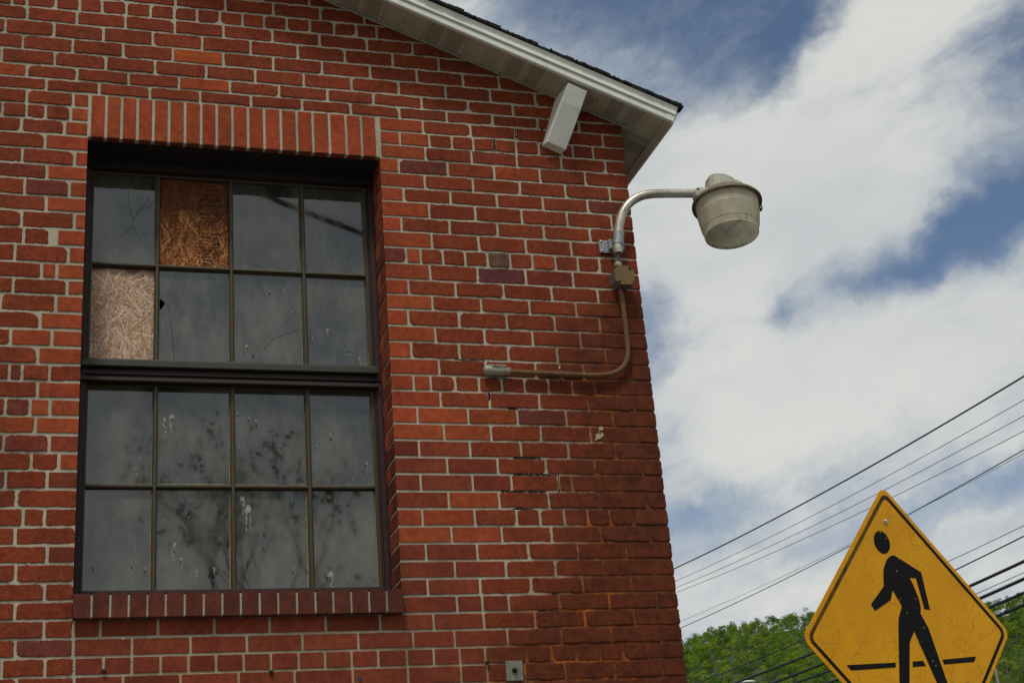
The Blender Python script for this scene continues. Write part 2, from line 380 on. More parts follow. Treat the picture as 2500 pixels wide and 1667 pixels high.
M_DROP = paint('bird_lime', (.24, .25, .20), (.42, .43, .36), .8, 300, .2)

M_ALU = paint('weathered_aluminium', (.42, .39, .31), (.60, .57, .47), .36, 26, .5, .2, .55, dirt=(.10, .085, .05, .75), ds=(50, 50, 14))
M_CAST = paint('cast_housing', (.34, .32, .25), (.46, .44, .36), .6, 40, .4, .5, .15, dirt=(.12, .09, .05, .7), ds=(40, 40, 20))
M_HOOD = paint('tarnished_hood', (.13, .095, .065), (.23, .18, .12), .6, 30, .4, .4, .2, dirt=(.05, .035, .025, .8), ds=(30, 30, 30))
M_GALV = paint('galvanised_steel', (.22, .25, .26), (.40, .43, .43), .5, 120, .5, .3, .5, dirt=(.10, .12, .12, .8), ds=(80, 80, 80))
M_GREYPIPE = paint('grey_conduit', (.075, .08, .072), (.11, .115, .10), .6, 60)
M_RUST = paint('rusty_conduit', (.12, .050, .020), (.17, .10, .045), .7, 34, .3, .5, .1, dirt=(.09, .032, .012, .8), ds=(26, 26, 26))
M_BOX = paint('rusted_box_cover', (.17, .10, .036), (.19, .14, .062), .65, 22, .3, .3, .1, dirt=(.15, .10, .05, .5), ds=(20, 20, 20))
M_BOXS = paint('grey_box_side', (.10, .095, .075), (.15, .14, .11), .7, 40, .3, .4)
M_FIT = paint('fitting_casting', (.30, .29, .22), (.38, .36, .28), .55, 60, .4, .4, .3, dirt=(.20, .12, .05, .8), ds=(30, 30, 30))
M_DARKRUST = paint('dark_rust', (.022, .010, .008), (.06, .022, .014), .85, 200, .2, .8)
M_BOLT = paint('zinc_bolt', (.45, .46, .46), (.6, .61, .6), .35, 90, .5, .2, .8)
M_SENSOR = paint('black_plastic', (.010, .010, .010), (.02, .02, .02), .6)
M_PLATE = paint('olive_grey_plate', (.15, .16, .12), (.21, .215, .165), .7, 40, .3, .3, dirt=(.12, .06, .03, .7), ds=(30, 30, 5))
def m_refr(t):
    p = t.pos(); n = t.noise(t.scalev(p, (14, 14, 14)), 1., 5, .65); n2 = t.noise(t.scalev(p, (60, 60, 9)), 1., 4, .6)
    c = t.mix(t.ramp(n, .35, .7), (.92, .87, .70, 1), (.72, .64, .43, 1))
    c = t.mix(t.ramp(n2, .60, .72, 0, .45), c, (.22, .19, .12, 1))
    a = pbsdf(t, c, .32, 0, .5)
    tr = t.node('ShaderNodeBsdfTranslucent', None, Color=c).outputs[0]
    return t.node('ShaderNodeMixShader', None, i0=.6, i1=a, i2=tr).outputs[0]
M_REFR = material('prismatic_acrylic', m_refr)
def m_bulb(t):
    return pbsdf(t, (.62, .64, .58), .15, 0, .6)
M_BULB = material('frosted_bulb', m_bulb)

def m_sign(t):
    p = t.obj()
    n = t.noise(p, 4, 4, .6)
    c = t.mix(t.ramp(n, .3, .7), (.68, .30, .0, 1), (.80, .37, .0, 1))
    wp = t.node('ShaderNodeVectorMath', dict(operation='ADD'), i0=p, i1=t.scalev(t.noise(p, 12, 4, .7, col=True), (.05, .05, .05))).outputs[0]
    v = t.node('ShaderNodeTexVoronoi', dict(feature='DISTANCE_TO_EDGE'), Vector=wp, Scale=26.)
    v2 = t.node('ShaderNodeTexVoronoi', dict(feature='DISTANCE_TO_EDGE'), Vector=wp, Scale=3.2)
    brk = t.ramp(t.noise(p, 5, 4, .6), .42, .60)
    ck = t.m('MAXIMUM', t.m('MULTIPLY', t.ramp(v.outputs[0], .030, .006), t.m('MULTIPLY', brk, .55)), t.m('MULTIPLY', t.ramp(v2.outputs[0], .005, .002, 0, .6), t.ramp(t.noise(p, 3, 2, .5), .42, .5)))
    c = t.mix(t.m('MULTIPLY', ck, .8), c, (.16, .05, .004, 1))
    gr = t.ramp(t.noise(p, 60, 5, .7), .62, .75, 0, .3)
    c = t.mix(gr, c, (.30, .13, .01, 1))
    return pbsdf(t, c, .5, 0, .2, t.bump(n, .05, .002))
M_SIGN = material('yellow_sign_sheeting', m_sign)
def m_signblack(t):
    p = t.obj(); s = t.sep(p)
    v = t.node('ShaderNodeTexVoronoi', None, Vector=p, Scale=85.)
    keep = t.m('GREATER_THAN', t.sep(v.outputs['Color'])[0], .90)
    near = t.ramp(t.m('ABSOLUTE', t.m('ADD', s[0], t.m('MULTIPLY', t.m('SUBTRACT', s[2], .28), .17))), .075, .0, 0, 1)
    chip = t.m('MULTIPLY', t.m('MULTIPLY', t.ramp(v.outputs['Distance'], .30, .22), keep), t.ramp(t.m('ADD', near, t.noise(p, 9, 3, .6)), .85, 1.0))
    sc = t.ramp(t.noise(t.scalev(p, (160, 1, 9)), 1., 3, .6), .70, .74)
    line = t.m('MULTIPLY', t.ramp(t.m('ABSOLUTE', t.m('ADD', t.m('SUBTRACT', s[0], .02), t.m('MULTIPLY', t.m('SUBTRACT', s[2], .20), .16))), .016, .010), sc)
    f = t.m('MAXIMUM', chip, line)
    c = t.mix(t.m('MULTIPLY', f, .8), (.0065, .0055, .006, 1), (.42, .30, .10, 1))
    return pbsdf(t, c, .6, 0, .12)
M_SIGNK = material('black_sign_ink', m_signblack)
def m_signedge(t):
    p = t.obj(); n = t.noise(t.scalev(p, (9, 9, 9)), 1., 5, .7); n2 = t.noise(p, 120, 4, .7)
    s = t.sep(p)
    w = t.m('MULTIPLY', t.ramp(s[0], .06, -.06), t.ramp(s[2], -.06, .05))   # the worn upper left run of the border
    f = t.m('MULTIPLY', w, t.ramp(t.m('ADD', n, t.m('MULTIPLY', t.m('SUBTRACT', n2, .5), .5)), .30, .55))
    c = t.mix(t.m('MULTIPLY', f, .75), (.011, .008, .006, 1), (.19, .090, .012, 1))
    return pbsdf(t, c, .6, 0, .12)
M_SIGNB = material('worn_black_border', m_signedge)

def m_leaf(t):
    col = t.attr('bcol'); p = t.pos()
    n = t.noise(p, .09, 3, .6)
    c = t.mix(1., col, t.node('ShaderNodeCombineColor', None, i0=t.ramp(n, .3, .7, .65, 1.25), i1=t.ramp(n, .3, .7, .75, 1.15), i2=.9).outputs[0], 'MULTIPLY')
    a = pbsdf(t, c, .7, 0, .2); tr = t.node('ShaderNodeBsdfTranslucent', None, Color=c).outputs[0]
    return t.node('ShaderNodeMixShader', None, i0=.42, i1=a, i2=tr).outputs[0]
M_LEAF = material('spring_foliage', m_leaf)
M_BARK = paint('bark', (.03, .024, .018), (.06, .05, .04), .9, 12)
M_WIRE = paint('black_cable', (.008, .009, .010), (.014, .015, .016), .6)
M_WIREG = paint('grey_wire', (.05, .06, .065), (.07, .08, .085), .5)
M_POLE = paint('weathered_pole', (.22, .20, .17), (.30, .28, .24), .8, 3)
M_ASPH = paint('asphalt', (.045, .045, .047), (.06, .06, .062), .9, 30)
M_CONC = paint('concrete', (.28, .27, .25), (.36, .35, .32), .9, 12)
M_SOIL = paint('hill_soil', (.03, .045, .015), (.05, .07, .02), .95, .05)
M_ROOMC = M_BLACK
# ------------------------------------------------------------------ brick building
S = .0677
XC = 2.268          # right corner of the gable wall
XW = 1.1695         # right side of the window opening (left side is x = 0)
XL = -8.3           # left corner
DEEP = 8.0
TH = .386           # rake slope
def zr(x): return 4.976 - TH * (x - 1.971)      # soffit line on the right slope
XR = -3.0
def ztop(x): return zr(x) if x > XR else zr(2 * XR - x)
bld = empty('brick_building', (0, 0, 0), 'old red brick building with a gabled roof and a tall steel window of sixteen lights', 'building')

for k in range(32, 68): ZS[k + 0] = round(ZS[31] - (k - 31) * S, 4)
for k in range(-12, -50, -1): ZS[k] = ZS[k + 1] + S * .985
SMOOTH_R = {-3: 20.11, -2: 20.48, -1: 20.16, 0: 18.42, 1: 20.02, 2: 18.63, 3: 20.17, 4: 18.39, 5: 20.22, 6: 19.47, 7: 19.99, 8: 18.61, 9: 20.01,
  10: 18.49, 11: 20.07, 12: 18.57, 13: 20.17, 14: 19.62, 15: 20.15, 16: 21.74, 17: 23.05, 18: 21.72, 19: 23.3, 20: 24.04, 21: 23.23, 22: 21.71,
  23: 23.23, 24: 21.72, 25: 23.31, 26: 21.74, 27: 23.33, 28: 21.82, 29: 23.10, 30: 21.76, 31: 21.8}
LEFT_SMOOTH_N = {8: 2, 12: 2, 16: 2, 14: 1, 6: 2}
LEFT_ROUGH = {21, 22, 23, 25, 26, 27, 14}

def colour(kind, x=0):
    r = random.random()
    if kind == 'smooth':
        b = Vector((.335, .062, .020)); b = b * random.uniform(.85, 1.10)
        b.y *= random.uniform(.88, 1.12); return tuple(b)
    if kind == 'smoothlow':
        b = Vector((.205, .040, .018)) * random.uniform(.82, 1.12); b.y *= random.uniform(.9, 1.1); return tuple(b)
    if kind == 'sill':
        b = Vector((.105, .028, .017)) * random.uniform(.8, 1.15); return tuple(b)
    if r < .03: b = Vector((.275, .052, .013))
    elif r < .14: b = Vector((.195, .036, .016))
    elif r < .165: b = Vector((.165, .037, .023))
    else: b = Vector((.218, .0385, .0125))
    b = b * random.uniform(.91, 1.09); b.y *= random.uniform(.95, 1.06)
    return tuple(b)

def brick(mb, x0, x1, z0, z1, mp, kind='rug', depth=.03, yf=0., fine=True, col=None, chop=None):
    """one brick: irregular rounded face outline, bevelled arris, sides running back into the wall"""
    rough = kind == 'rug'
    if x1 - x0 < .035: fine = False
    if col is None: col = colour(kind, x0)
    w, h = x1 - x0, z1 - z0
    if w < .012: return
    pts = []
    if fine:
        step = .007 if rough else .02
        cr = [min(w * .45, h * .45, (random.uniform(.0015, .007) if random.random() < .85 else random.uniform(.009, .022)) if rough else random.uniform(.0012, .003)) for _ in range(4)]
        if chop: cr[chop[0]] = chop[1]
        jt = .0015 if rough else .0004
        corners = [(x0, z0, 1, 1), (x1, z0, -1, 1), (x1, z1, -1, -1), (x0, z1, 1, -1)]
        tilt = random.uniform(-.0013, .0013) if rough else random.uniform(-.0004, .0004)
        ph = random.uniform(0, 6); amp = random.uniform(.0003, .0012) if rough else .0002
        for i in range(4):
            cx, cz, sx, sz = corners[i]; r = cr[i]
            a0 = [pi, 1.5 * pi, 0, .5 * pi][i]
            for q in range(4 if r > .003 else 2):
                a = a0 + (pi / 2) * q / (3 if r > .003 else 1)
                pts.append([cx + sx * r + r * cos(a), cz + sz * r + r * sin(a)])
            nx, nz, nsx, nsz = corners[(i + 1) % 4]; r2 = cr[(i + 1) % 4]
            ax, az = pts[-1]; a = [pi * 1.5, 0, .5 * pi, pi][i]
            bx, bz = nx + nsx * r2 + r2 * cos([1.5 * pi, 0, .5 * pi, pi][i]), nz + nsz * r2 + r2 * sin([1.5 * pi, 0, .5 * pi, pi][i])
            if i == 0: bx, bz = nx - r2, nz
            elif i == 1: bx, bz = nx, nz - r2
            elif i == 2: bx, bz = nx + r2, nz
            else: bx, bz = nx, nz + r2
            L = math.hypot(bx - ax, bz - az); n = max(1, int(L / step))
            for q in range(1, n):
                pts.append([ax + (bx - ax) * q / n, az + (bz - az) * q / n])
        for p in pts:
            p[0] += random.gauss(0, jt * .55); p[1] += random.gauss(0, jt * .55) + tilt * (p[0] - x0) / w * 2 - tilt + amp * sin(p[0] * 60 + ph)
        if rough and random.random() < .12:       # a bite out of one edge
            i = random.randrange(len(pts)); pts[i][1] += (.004 if pts[i][1] < (z0 + z1) / 2 else -.004)
    else:
        r = .004
        pts = [[x0 + r, z0], [x1 - r, z0], [x1, z0 + r], [x1, z1 - r], [x1 - r, z1], [x0 + r, z1], [x0, z1 - r], [x0, z0 + r]]
    if mp is front:
        for p in pts: p[1] = min(p[1], ztop(p[0]) + .045)
    cx, cz = (x0 + x1) / 2, (z0 + z1) / 2
    pr = max(-.0022, min(.0014, random.gauss(0, .0010))) if rough else random.gauss(0, .0004)
    lx, lz = random.gauss(0, .004) if rough else 0, random.gauss(0, .012) if rough else 0
    bev = .0022 if rough else .0009
    def ring(ins, d):
        out = []
        for (x, z) in pts:
            dx = max(-1, min(1, (cx - x) / (w / 2))); dz = max(-1, min(1, (cz - z) / (h / 2)))
            ex = (1 if dx > 0 else -1) * (ins if abs(dx) > 1 - 2 * .02 / w * 1.0 else 0); ez = (1 if dz > 0 else -1) * (ins if abs(dz) > .45 else 0)
            X, Z = x + ex, z + ez
            out.append(mp(X, Z, d + yf + (pr + lx * (X - cx) + lz * (Z - cz) if d < .01 else 0)))
        return out
    n = len(pts)
    vs = ring(0, depth) + ring(0, bev * 1.1) + ring(bev * .45, bev * .25) + ring(bev * 1.4, 0)
    fs = []
    for k in range(3):
        fs += [(k * n + i, k * n + (i + 1) % n, (k + 1) * n + (i + 1) % n, (k + 1) * n + i) for i in range(n)]
    fs.append(list(range(3 * n, 4 * n)))
    dk = tuple(q * .62 for q in col)  # sides and outer bevel darkened: edge dirt and joint shade in the colour
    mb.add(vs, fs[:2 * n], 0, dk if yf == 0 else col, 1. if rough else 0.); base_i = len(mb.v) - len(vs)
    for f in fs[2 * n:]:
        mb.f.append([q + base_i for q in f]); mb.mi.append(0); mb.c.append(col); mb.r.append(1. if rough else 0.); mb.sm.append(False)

front = lambda s, z, d: (s, d, z)
side = lambda s, z, d: (XC - d, s, z)
jambR = lambda s, z, d: (XW + d, s, z)
wall = MB()
BED = .0095
DIA = .19
def clipz(x0, x1, z1):     # keep bricks that start below the roof line
    return z1 - .06 < max(ztop(x0), ztop(x1)) + .02
for k in range(-44, 67):
    z1 = ZS[k]; z0 = ZS[k + 1]
    if z0 > zr(XR): continue
    js = list(ROWS.get(k, []))
    if not js:
        js = []
    off = -.0 if k % 2 else .099
    head_row = (k % 8) == 6
    mod = .1 if head_row else .199
    if not js:
        lo = -.4 + off; js = [round(lo + i * mod, 3) for i in range(int(2.6 / mod)) if lo + i * mod < XC - .07]
    # carry the courses on to the left of what was measured
    a = min(js)
    ext = []
    x = a - mod
    while x > XL + .08: ext.append(x); x -= mod
    js = sorted(ext) + sorted(js)
    opening = -.001 < 1 and (0 <= k <= 27)
    lint = -3 <= k <= -1
    hole = opening or lint
    segs = []
    edges = [XL] + js + [XC]
    for i in range(len(edges) - 1):
        x0, x1 = edges[i], edges[i + 1]
        if hole:
            if x0 < 0 < x1: segs.append((x0, 0., 'L'))
            if x0 < XW < x1: segs.append((XW, x1, 'R'))
            if (x0 < 0 < x1) or (x0 < XW < x1) or (x0 >= 0 and x1 <= XW): continue
        segs.append((x0, x1, ''))
    leftn = [s_ for s_ in segs if s_[1] <= 0.001]
    for (x0, x1, fl) in segs:
        if not clipz(x0, x1, z1): continue
        sm = False
        if hole:
            if fl == 'L' and k not in LEFT_ROUGH and k <= 24: sm = True
            if x1 <= 0 and LEFT_SMOOTH_N.get(k, 1) >= 2 and len(leftn) >= 2 and abs(x1 - leftn[-1][0]) < .001: sm = True
            if x0 >= XW - .001 and x1 <= SMOOTH_R.get(k, 0) * S + .02: sm = True
        if k >= 27 and x0 > -.01 and x1 <= SMOOTH_R.get(k, 21.8) * S + .03: sm = True
        kind = 'rug'
        if sm: kind = 'smooth' if k < 18 else 'smoothlow'
        if sm and 16 <= k < 24 and random.random() < .5: kind = 'smooth'
        hg = (.0056 if kind == 'rug' else .0050)
        if x1 < .05 and sm: hg = .0068
        a0 = x0 + (0 if x0 in (XL,) or fl == 'R' else hg * .98)
        a1 = x1 - (0 if x1 == XC or fl == 'L' else hg * .98)
        if lint and fl == 'L': a1 = x1 - .004
        if lint and fl == 'R': a0 = x0 + .008
        bed = BED if kind == 'rug' else .0105
        if x1 < .05 and sm: bed = .0135
        depth = .03
        if fl == 'L': depth = DIA
        if fl == 'R': depth = DIA if k % 2 == 0 else .1
        if abs(x1 - XC) < 1e-6: depth = .1 if k % 2 else .2
        fine = x0 > -1.2 and k < 40 and x1 < 3
        chop = None
        if k == 11 and fl == '' and abs(x1 + .149) < .04: chop = (2, .03)
        if k == 13 and fl == '' and abs(x1 + .15) < .03: chop = (2, .026)
        if k == 25 and x0 < -.1 and fl == '' and abs(x1 + .09) < .12: chop = (1, .02)
        c = None
        if k == -7 and abs(x0 - .324) < .02: c = (.40, .075, .014)
        if k == -5 and abs(x0 - .349) < .02: c = (.37, .064, .015)
        if k == -5 and x1 < -.2: c = (.36, .066, .014)
        if k == 6 and abs(x0 - 1.603) < .03: c = (.150, .072, .048)
        if k == 6 and abs(x0 - 1.797) < .03: c = (.32, .055, .014)
        if k == 6 and abs(x0 - XW) < .02: c = (.21, .040, .026); kind = 'rug'
        if k == 7 and abs(x0 - 1.555) < .03: c = (.135, .034, .036)
        if k == 29 and False: pass
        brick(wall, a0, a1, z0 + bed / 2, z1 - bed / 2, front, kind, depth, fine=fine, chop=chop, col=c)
        if fl == 'R' and k % 2 == 1 and opening:
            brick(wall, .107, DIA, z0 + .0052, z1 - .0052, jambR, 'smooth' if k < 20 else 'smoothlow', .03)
        if fl == 'R' and opening and k % 2 == 0 and False: pass
# side wall courses (facing +x), seen only from round the corner
for k in range(-6, 66):
    z1, z0 = ZS[k], ZS[k + 1]
    s0 = .11 if k % 2 else .21
    while s0 < 3.2:
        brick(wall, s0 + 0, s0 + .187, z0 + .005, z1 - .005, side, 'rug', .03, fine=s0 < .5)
        s0 += .199
# soldier lintel and rowlock sill belong to the brickwork too but read as features: separate parts
LJ = [.005, .067, .127, .188, .250, .311, .374, .438, .500, .563, .626, .692, .760, .826, .892, .961, 1.031, 1.096, 1.160]
lint = MB()
for i in range(18):
    a, b = LJ[i] + .0058, LJ[i + 1] - .0058
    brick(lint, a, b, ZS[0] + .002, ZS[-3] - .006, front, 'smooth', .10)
SJ = [.0, .062, .125, .187, .250, .313, .378, .444, .509, .574, .641, .707, .774, .841, .906, .972, 1.038, 1.104, 1.166]
sill = MB()
SZ0, SZ1 = 2.706, 2.790
for i in range(18):
    a, b = SJ[i] + .0042, SJ[i + 1] - .0042
    if i == 0: a = .001
    if i == 17: b = 1.166
    c = colour('sill')
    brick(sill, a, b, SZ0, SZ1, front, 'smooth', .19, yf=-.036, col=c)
    # sloping top of the rowlock
    sill.add([(a, -.034, SZ1 - .0005), (b, -.034, SZ1 - .0005), (b, .185, 2.833), (a, .185, 2.833)], [(0, 1, 2, 3)], 0, c)
for i in range(1, 18):
    x = SJ[i]
    sill.add([(x - .0045, -.031, SZ0 + .004), (x + .0045, -.031, SZ0 + .004), (x + .0045, -.030, SZ1 - .004), (x - .0045, -.030, SZ1 - .004),
              (x - .0045, .185, 2.829), (x + .0045, .185, 2.829), (x - .0045, 0, SZ0 + .004), (x + .0045, 0, SZ0 + .004)],
             [(0, 1, 2, 3), (3, 2, 5, 4), (0, 6, 7, 1)], 1)
# mortar / wall body: front sheet with the opening cut out, reveals, side, back
MY = .0038
def quad(mb, a, b, c, d, mi=1): mb.add([a, b, c, d], [(0, 1, 2, 3)], mi)
ZO0, ZO1 = SZ0 + .001, ZS[0] + .001
for (x0, x1) in ((XL, XR), (XR, 0.), (0., XW), (XW, XC - MY)):
    zt = lambda x: ztop(x) + .02
    if x0 == 0.:
        quad(wall, (x0, MY, 0), (x1, MY, 0), (x1, MY, ZO0), (x0, MY, ZO0))
        quad(wall, (x0, MY, ZO1), (x1, MY, ZO1), (x1, MY, zt(x1)), (x0, MY, zt(x0)))
    else:
        quad(wall, (x0, MY, 0), (x1, MY, 0), (x1, MY, zt(x1)), (x0, MY, zt(x0)))
g_ = .0035
quad(wall, (-g_, MY, ZO0), (-g_, .40, ZO0), (-g_, .40, ZO1), (-g_, MY, ZO1))
quad(wall, (XW + g_, MY, ZO0), (XW + g_, .40, ZO0), (XW + g_, .40, ZO1), (XW + g_, MY, ZO1))
quad(wall, (-g_, MY, ZO0), (XW + g_, MY, ZO0), (XW + g_, .40, ZO0), (-g_, .40, ZO0))
quad(wall, (-g_, .05, ZO1 + .004), (XW + g_, .05, ZO1 + .004), (XW + g_, .40, ZO1 + .004), (-g_, .40, ZO1 + .004))
quad(wall, (XC - MY, MY, 0), (XC - MY, DEEP, 0), (XC - MY, DEEP, zr(XC) + .02), (XC - MY, MY, zr(XC) + .02))
quad(wall, (XL, MY, 0), (XL, DEEP, 0), (XL, DEEP, ztop(XL) + .02), (XL, MY, ztop(XL) + .02))
wall.add([(XL, DEEP, 0), (XC - MY, DEEP, 0), (XC - MY, DEEP, zr(XC)), (XR, DEEP, zr(XR)), (XL, DEEP, ztop(XL))], [(0, 1, 2, 3, 4)], 1)
# dark room behind the window
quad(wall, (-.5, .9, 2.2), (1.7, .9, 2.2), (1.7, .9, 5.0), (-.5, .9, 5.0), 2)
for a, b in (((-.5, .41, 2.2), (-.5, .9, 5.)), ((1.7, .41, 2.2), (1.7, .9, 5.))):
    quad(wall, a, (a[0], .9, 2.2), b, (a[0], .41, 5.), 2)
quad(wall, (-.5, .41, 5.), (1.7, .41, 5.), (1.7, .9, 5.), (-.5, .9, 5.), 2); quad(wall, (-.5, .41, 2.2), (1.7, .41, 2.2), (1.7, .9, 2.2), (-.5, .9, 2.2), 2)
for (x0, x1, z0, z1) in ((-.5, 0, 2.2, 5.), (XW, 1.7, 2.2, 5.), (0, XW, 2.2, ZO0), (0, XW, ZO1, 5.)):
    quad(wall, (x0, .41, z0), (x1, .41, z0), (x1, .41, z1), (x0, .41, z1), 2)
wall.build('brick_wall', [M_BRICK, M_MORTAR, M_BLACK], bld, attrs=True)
quad(lint, (0, MY + .001, ZO1), (XW, MY + .001, ZO1), (XW, MY + .001, ZS[-3]), (0, MY + .001, ZS[-3]))
quad(lint, (0, MY, ZO1 + .002), (XW, MY, ZO1 + .002), (XW, .10, ZO1 + .002), (0, .10, ZO1 + .002))
tag(lint.build('lintel', [M_BRICK, M_MORTAR], bld, attrs=True), 'lintel of eighteen upright smooth orange bricks over the window')
tag(sill.build('window_sill', [M_BRICK, M_MORTAR], bld, attrs=True), 'projecting brick sill of dark rowlock bricks')
sp_ = MB(); sp_.bbox((.0015, .036, ZO1 - .004), (XW - .0015, .20, ZO1 + .0015), .001)
sp_.bbox((.0015, .165, ZO1 - .045), (XW - .0015, .205, ZO1 - .0045), .002)
for _ in range(5):   # peeling flakes under the lintel plate
    x = random.uniform(.1, 1.1); y = random.uniform(.05, .16); w = random.uniform(.006, .03)
    sp_.add([(x, y, ZO1 - .0046), (x + w, y + .002, ZO1 - .0052), (x + w * .8, y + .008, ZO1 - .0075), (x + w * .2, y + .006, ZO1 - .006)], [(0, 1, 2, 3)], 1)
sp_.build('lintel_plate', [M_IRON, M_MAROON], bld)

# ------------------------------------------------------------------ window
win = MB()
F0 = .172
win.bbox((.0008, F0, 2.834), (.021, .26, 4.572), .003)                  # left jamb
win.bbox((1.1475, F0, 2.834), (XW - .0008, .26, 4.572), .003)           # right jamb
win.bbox((1.1475 - .006, F0 + .012, 2.85), (1.1475 - .0002, .24, 4.57), .002)
win.bbox((.0212, F0 + .012, 2.85), (.0268, .24, 4.57), .002)
win.bbox((.0008, F0 + .002, 4.5722), (XW - .0008, .26, 4.6165), .003)   # head
win.bbox((.0008, F0 + .006, 3.656), (XW - .0008, .26, 3.7105), .002)    # transom body
window = win.build('window', M_MAROON, bld)
tag(window, 'tall steel window set back in the brick wall')
mb = MB(); mb.bbox((.001, .150, 3.712), (1.1545, F0 + .006, 3.7395), .003); mb.bbox((.001, .176, 3.7395), (1.1545, .2, 3.752), .002)
mb.build('transom_rail', M_RAIL, window)
mb = MB(); mb.bbox((.0, .154, 3.6535), (1.1535, F0 + .005, 3.667), .002); mb.bbox((.0012, F0 - .005, 3.684), (XW - .0012, F0 + .005, 3.692), .002)
mb.build('drip_moulding', M_MAROON, window)
mb = MB(); mb.bbox((.0225, .168, 2.834), (1.146, .205, 2.848), .002); tag(mb.build('bottom_rail', M_MAROON, window), None)
COLS = [(.033, .273), (.294, .565), (.586, .858), (.881, 1.127)]
RZ = [(4.173, 4.562), (3.755, 4.149), (3.260, 3.648), (2.852, 3.237)]
GY = .212
def sash(name, rows, zb, zt, mat):
    s_ = MB()
    x_edges = [(.027, .033)] + [(COLS[i][1], COLS[i + 1][0]) for i in range(3)] + [(1.127, 1.1412)]
    for i, (a, b) in enumerate(x_edges):
        c_ = (a + b) / 2; w = (b - a)
        if 0 < i < 4:
            s_.bbox((a + .0025, .200, zb), (b - .0025, .216, zt), .0015)
            s_.bbox((c_ - .0048, .190, zb), (c_ + .0048, .2005, zt), .0015)
        else:
            s_.bbox((a, .194, zb), (b, .216, zt), .0015)
    zz = [(rows[-1][0] - .004, rows[-1][0]), (rows[1][1], rows[0][0]), (rows[0][1], zt)]
    for i, (a, b) in enumerate(zz):
        if i == 1:
            s_.bbox((.0335, .2005, a + .003), (1.1265, .2155, b - .003), .0015); c_ = (a + b) / 2
            s_.bbox((.0335, .1905, c_ - .005), (1.1265, .2002, c_ + .004), .0015)
        else: s_.bbox((.0335, .1955, min(a, b)), (1.1265, .2155, max(a, b) + .001), .001)
    o = s_.build(name, mat, window)
    return o
s1 = sash('upper_sash', RZ[:2], 3.752, 4.572, M_GREEN)
s2 = sash('lower_sash', RZ[2:], 2.849, 3.6535, M_GREEN)

def pane_mesh(x0, x1, z0, z1, holep=None):
    m_ = MB(); d = .0015
    x0 -= d; x1 += d; z0 -= d; z1 += d
    tl = random.uniform(-.0012, .0012); tz = random.uniform(-.0016, .0016)
    Y = lambda x, z: GY + tl * (x - x0) / .25 + tz * (z - z0) / .39
    if holep is None:
        m_.add([(x0, Y(x0, z0), z0), (x1, Y(x1, z0), z0), (x1, Y(x1, z1), z1), (x0, Y(x0, z1), z1)], [(0, 1, 2, 3)])
    else:
        # glass with a broken-out notch on its left edge
        hp = holep; P = [(x0, z0), (x1, z0), (x1, z1), (x0, z1)] + hp
        m_.add([(x, Y(x, z), z) for x, z in P], [list(range(len(P)))])
    return m_
OSB = {(0, 1): M_OSB1, (1, 0): M_OSB2}
def strand_board(x0, x1, z0, z1, mat, pal, n=900):
    b = MB(); y = GY + .002
    b.bbox((x0 - .001, y, z0 - .001), (x1 + .001, y + .009, z1 + .001), .0005, 0, pal[0])
    for i in range(n):
        L = random.uniform(.03, .11); w = random.uniform(.002, .010)
        a = random.gauss(1.35, .65) if random.random() < .75 else random.uniform(0, pi)
        cx, cz = random.uniform(x0, x1), random.uniform(z0, z1)
        yy = y - .0002 - i * .0000035
        tl = random.uniform(-.012, .012)
        base = random.choice(pal); v = random.uniform(.78, 1.14); c = tuple(q * v for q in base)
        dx, dz = cos(a), sin(a); e = random.uniform(.2, .6)
        P = []
        for (u, s_) in ((-.5, -.4), (-.3, -.5), (.35, -.5), (.5, -e + .2), (.5, .4), (.2, .5), (-.4, .5), (-.52, .1)):
            X = cx + dx * L * u - dz * w * s_; Z = cz + dz * L * u + dx * w * s_
            X = max(x0, min(x1, X)); Z = max(z0, min(z1, Z)); P.append((X, yy + tl * s_ * w, Z))
        b.add(P, [list(range(8))], 0, c)
        if random.random() < .5:  # split edge of the strand
            off = .0007; c2 = tuple(q * .28 for q in base)
            A, B = P[4], P[7]
            A, B = P[5], P[6]
            b.add([(A[0], yy - .0001, A[2]), (B[0], yy - .0001, B[2]), (B[0] + dz * off, yy - .0001, B[2] - dx * off), (A[0] + dz * off, yy - .0001, A[2] - dx * off)], [(0, 1, 2, 3)], 0, c2)
    return b
for r_ in range(4):
    for c_ in range(4):
        (x0, x1), (z0, z1) = COLS[c_], RZ[r_]
        par = window
        if (r_, c_) in OSB:
            pal = [(.52, .20, .06), (.37, .115, .032), (.62, .29, .11), (.23, .062, .018)] if (r_, c_) == (0, 1) else [(.66, .47, .33), (.60, .41, .28), (.72, .54, .40), (.48, .30, .185)]
            b = strand_board(x0, x1, z0, z1, OSB[(r_, c_)], pal)
            o = b.build('strand_board', OSB[(r_, c_)], window, attrs=True)
            tag(o, 'dark water-stained strand board with an upside-down stamp in place of a pane' if (r_, c_) == (0, 1) else 'pale strand board in place of a pane')
            continue
        hp = None
        if (r_, c_) == (1, 1):
            X0 = x0 - .0015
            hp = [(X0, 4.027), (x0 + .001, 4.020), (x0 + .006, 4.026), (x0 + .022, 4.006), (x0 + .010, 3.984), (x0 + .003, 3.978), (X0, 3.992)]
        pm = pane_mesh(x0, x1, z0, z1, hp)
        o = pm.build('pane', M_GLASS, window, attrs=True)
        if hp: tag(o, 'cracked pane with a small hole broken out at its left edge')
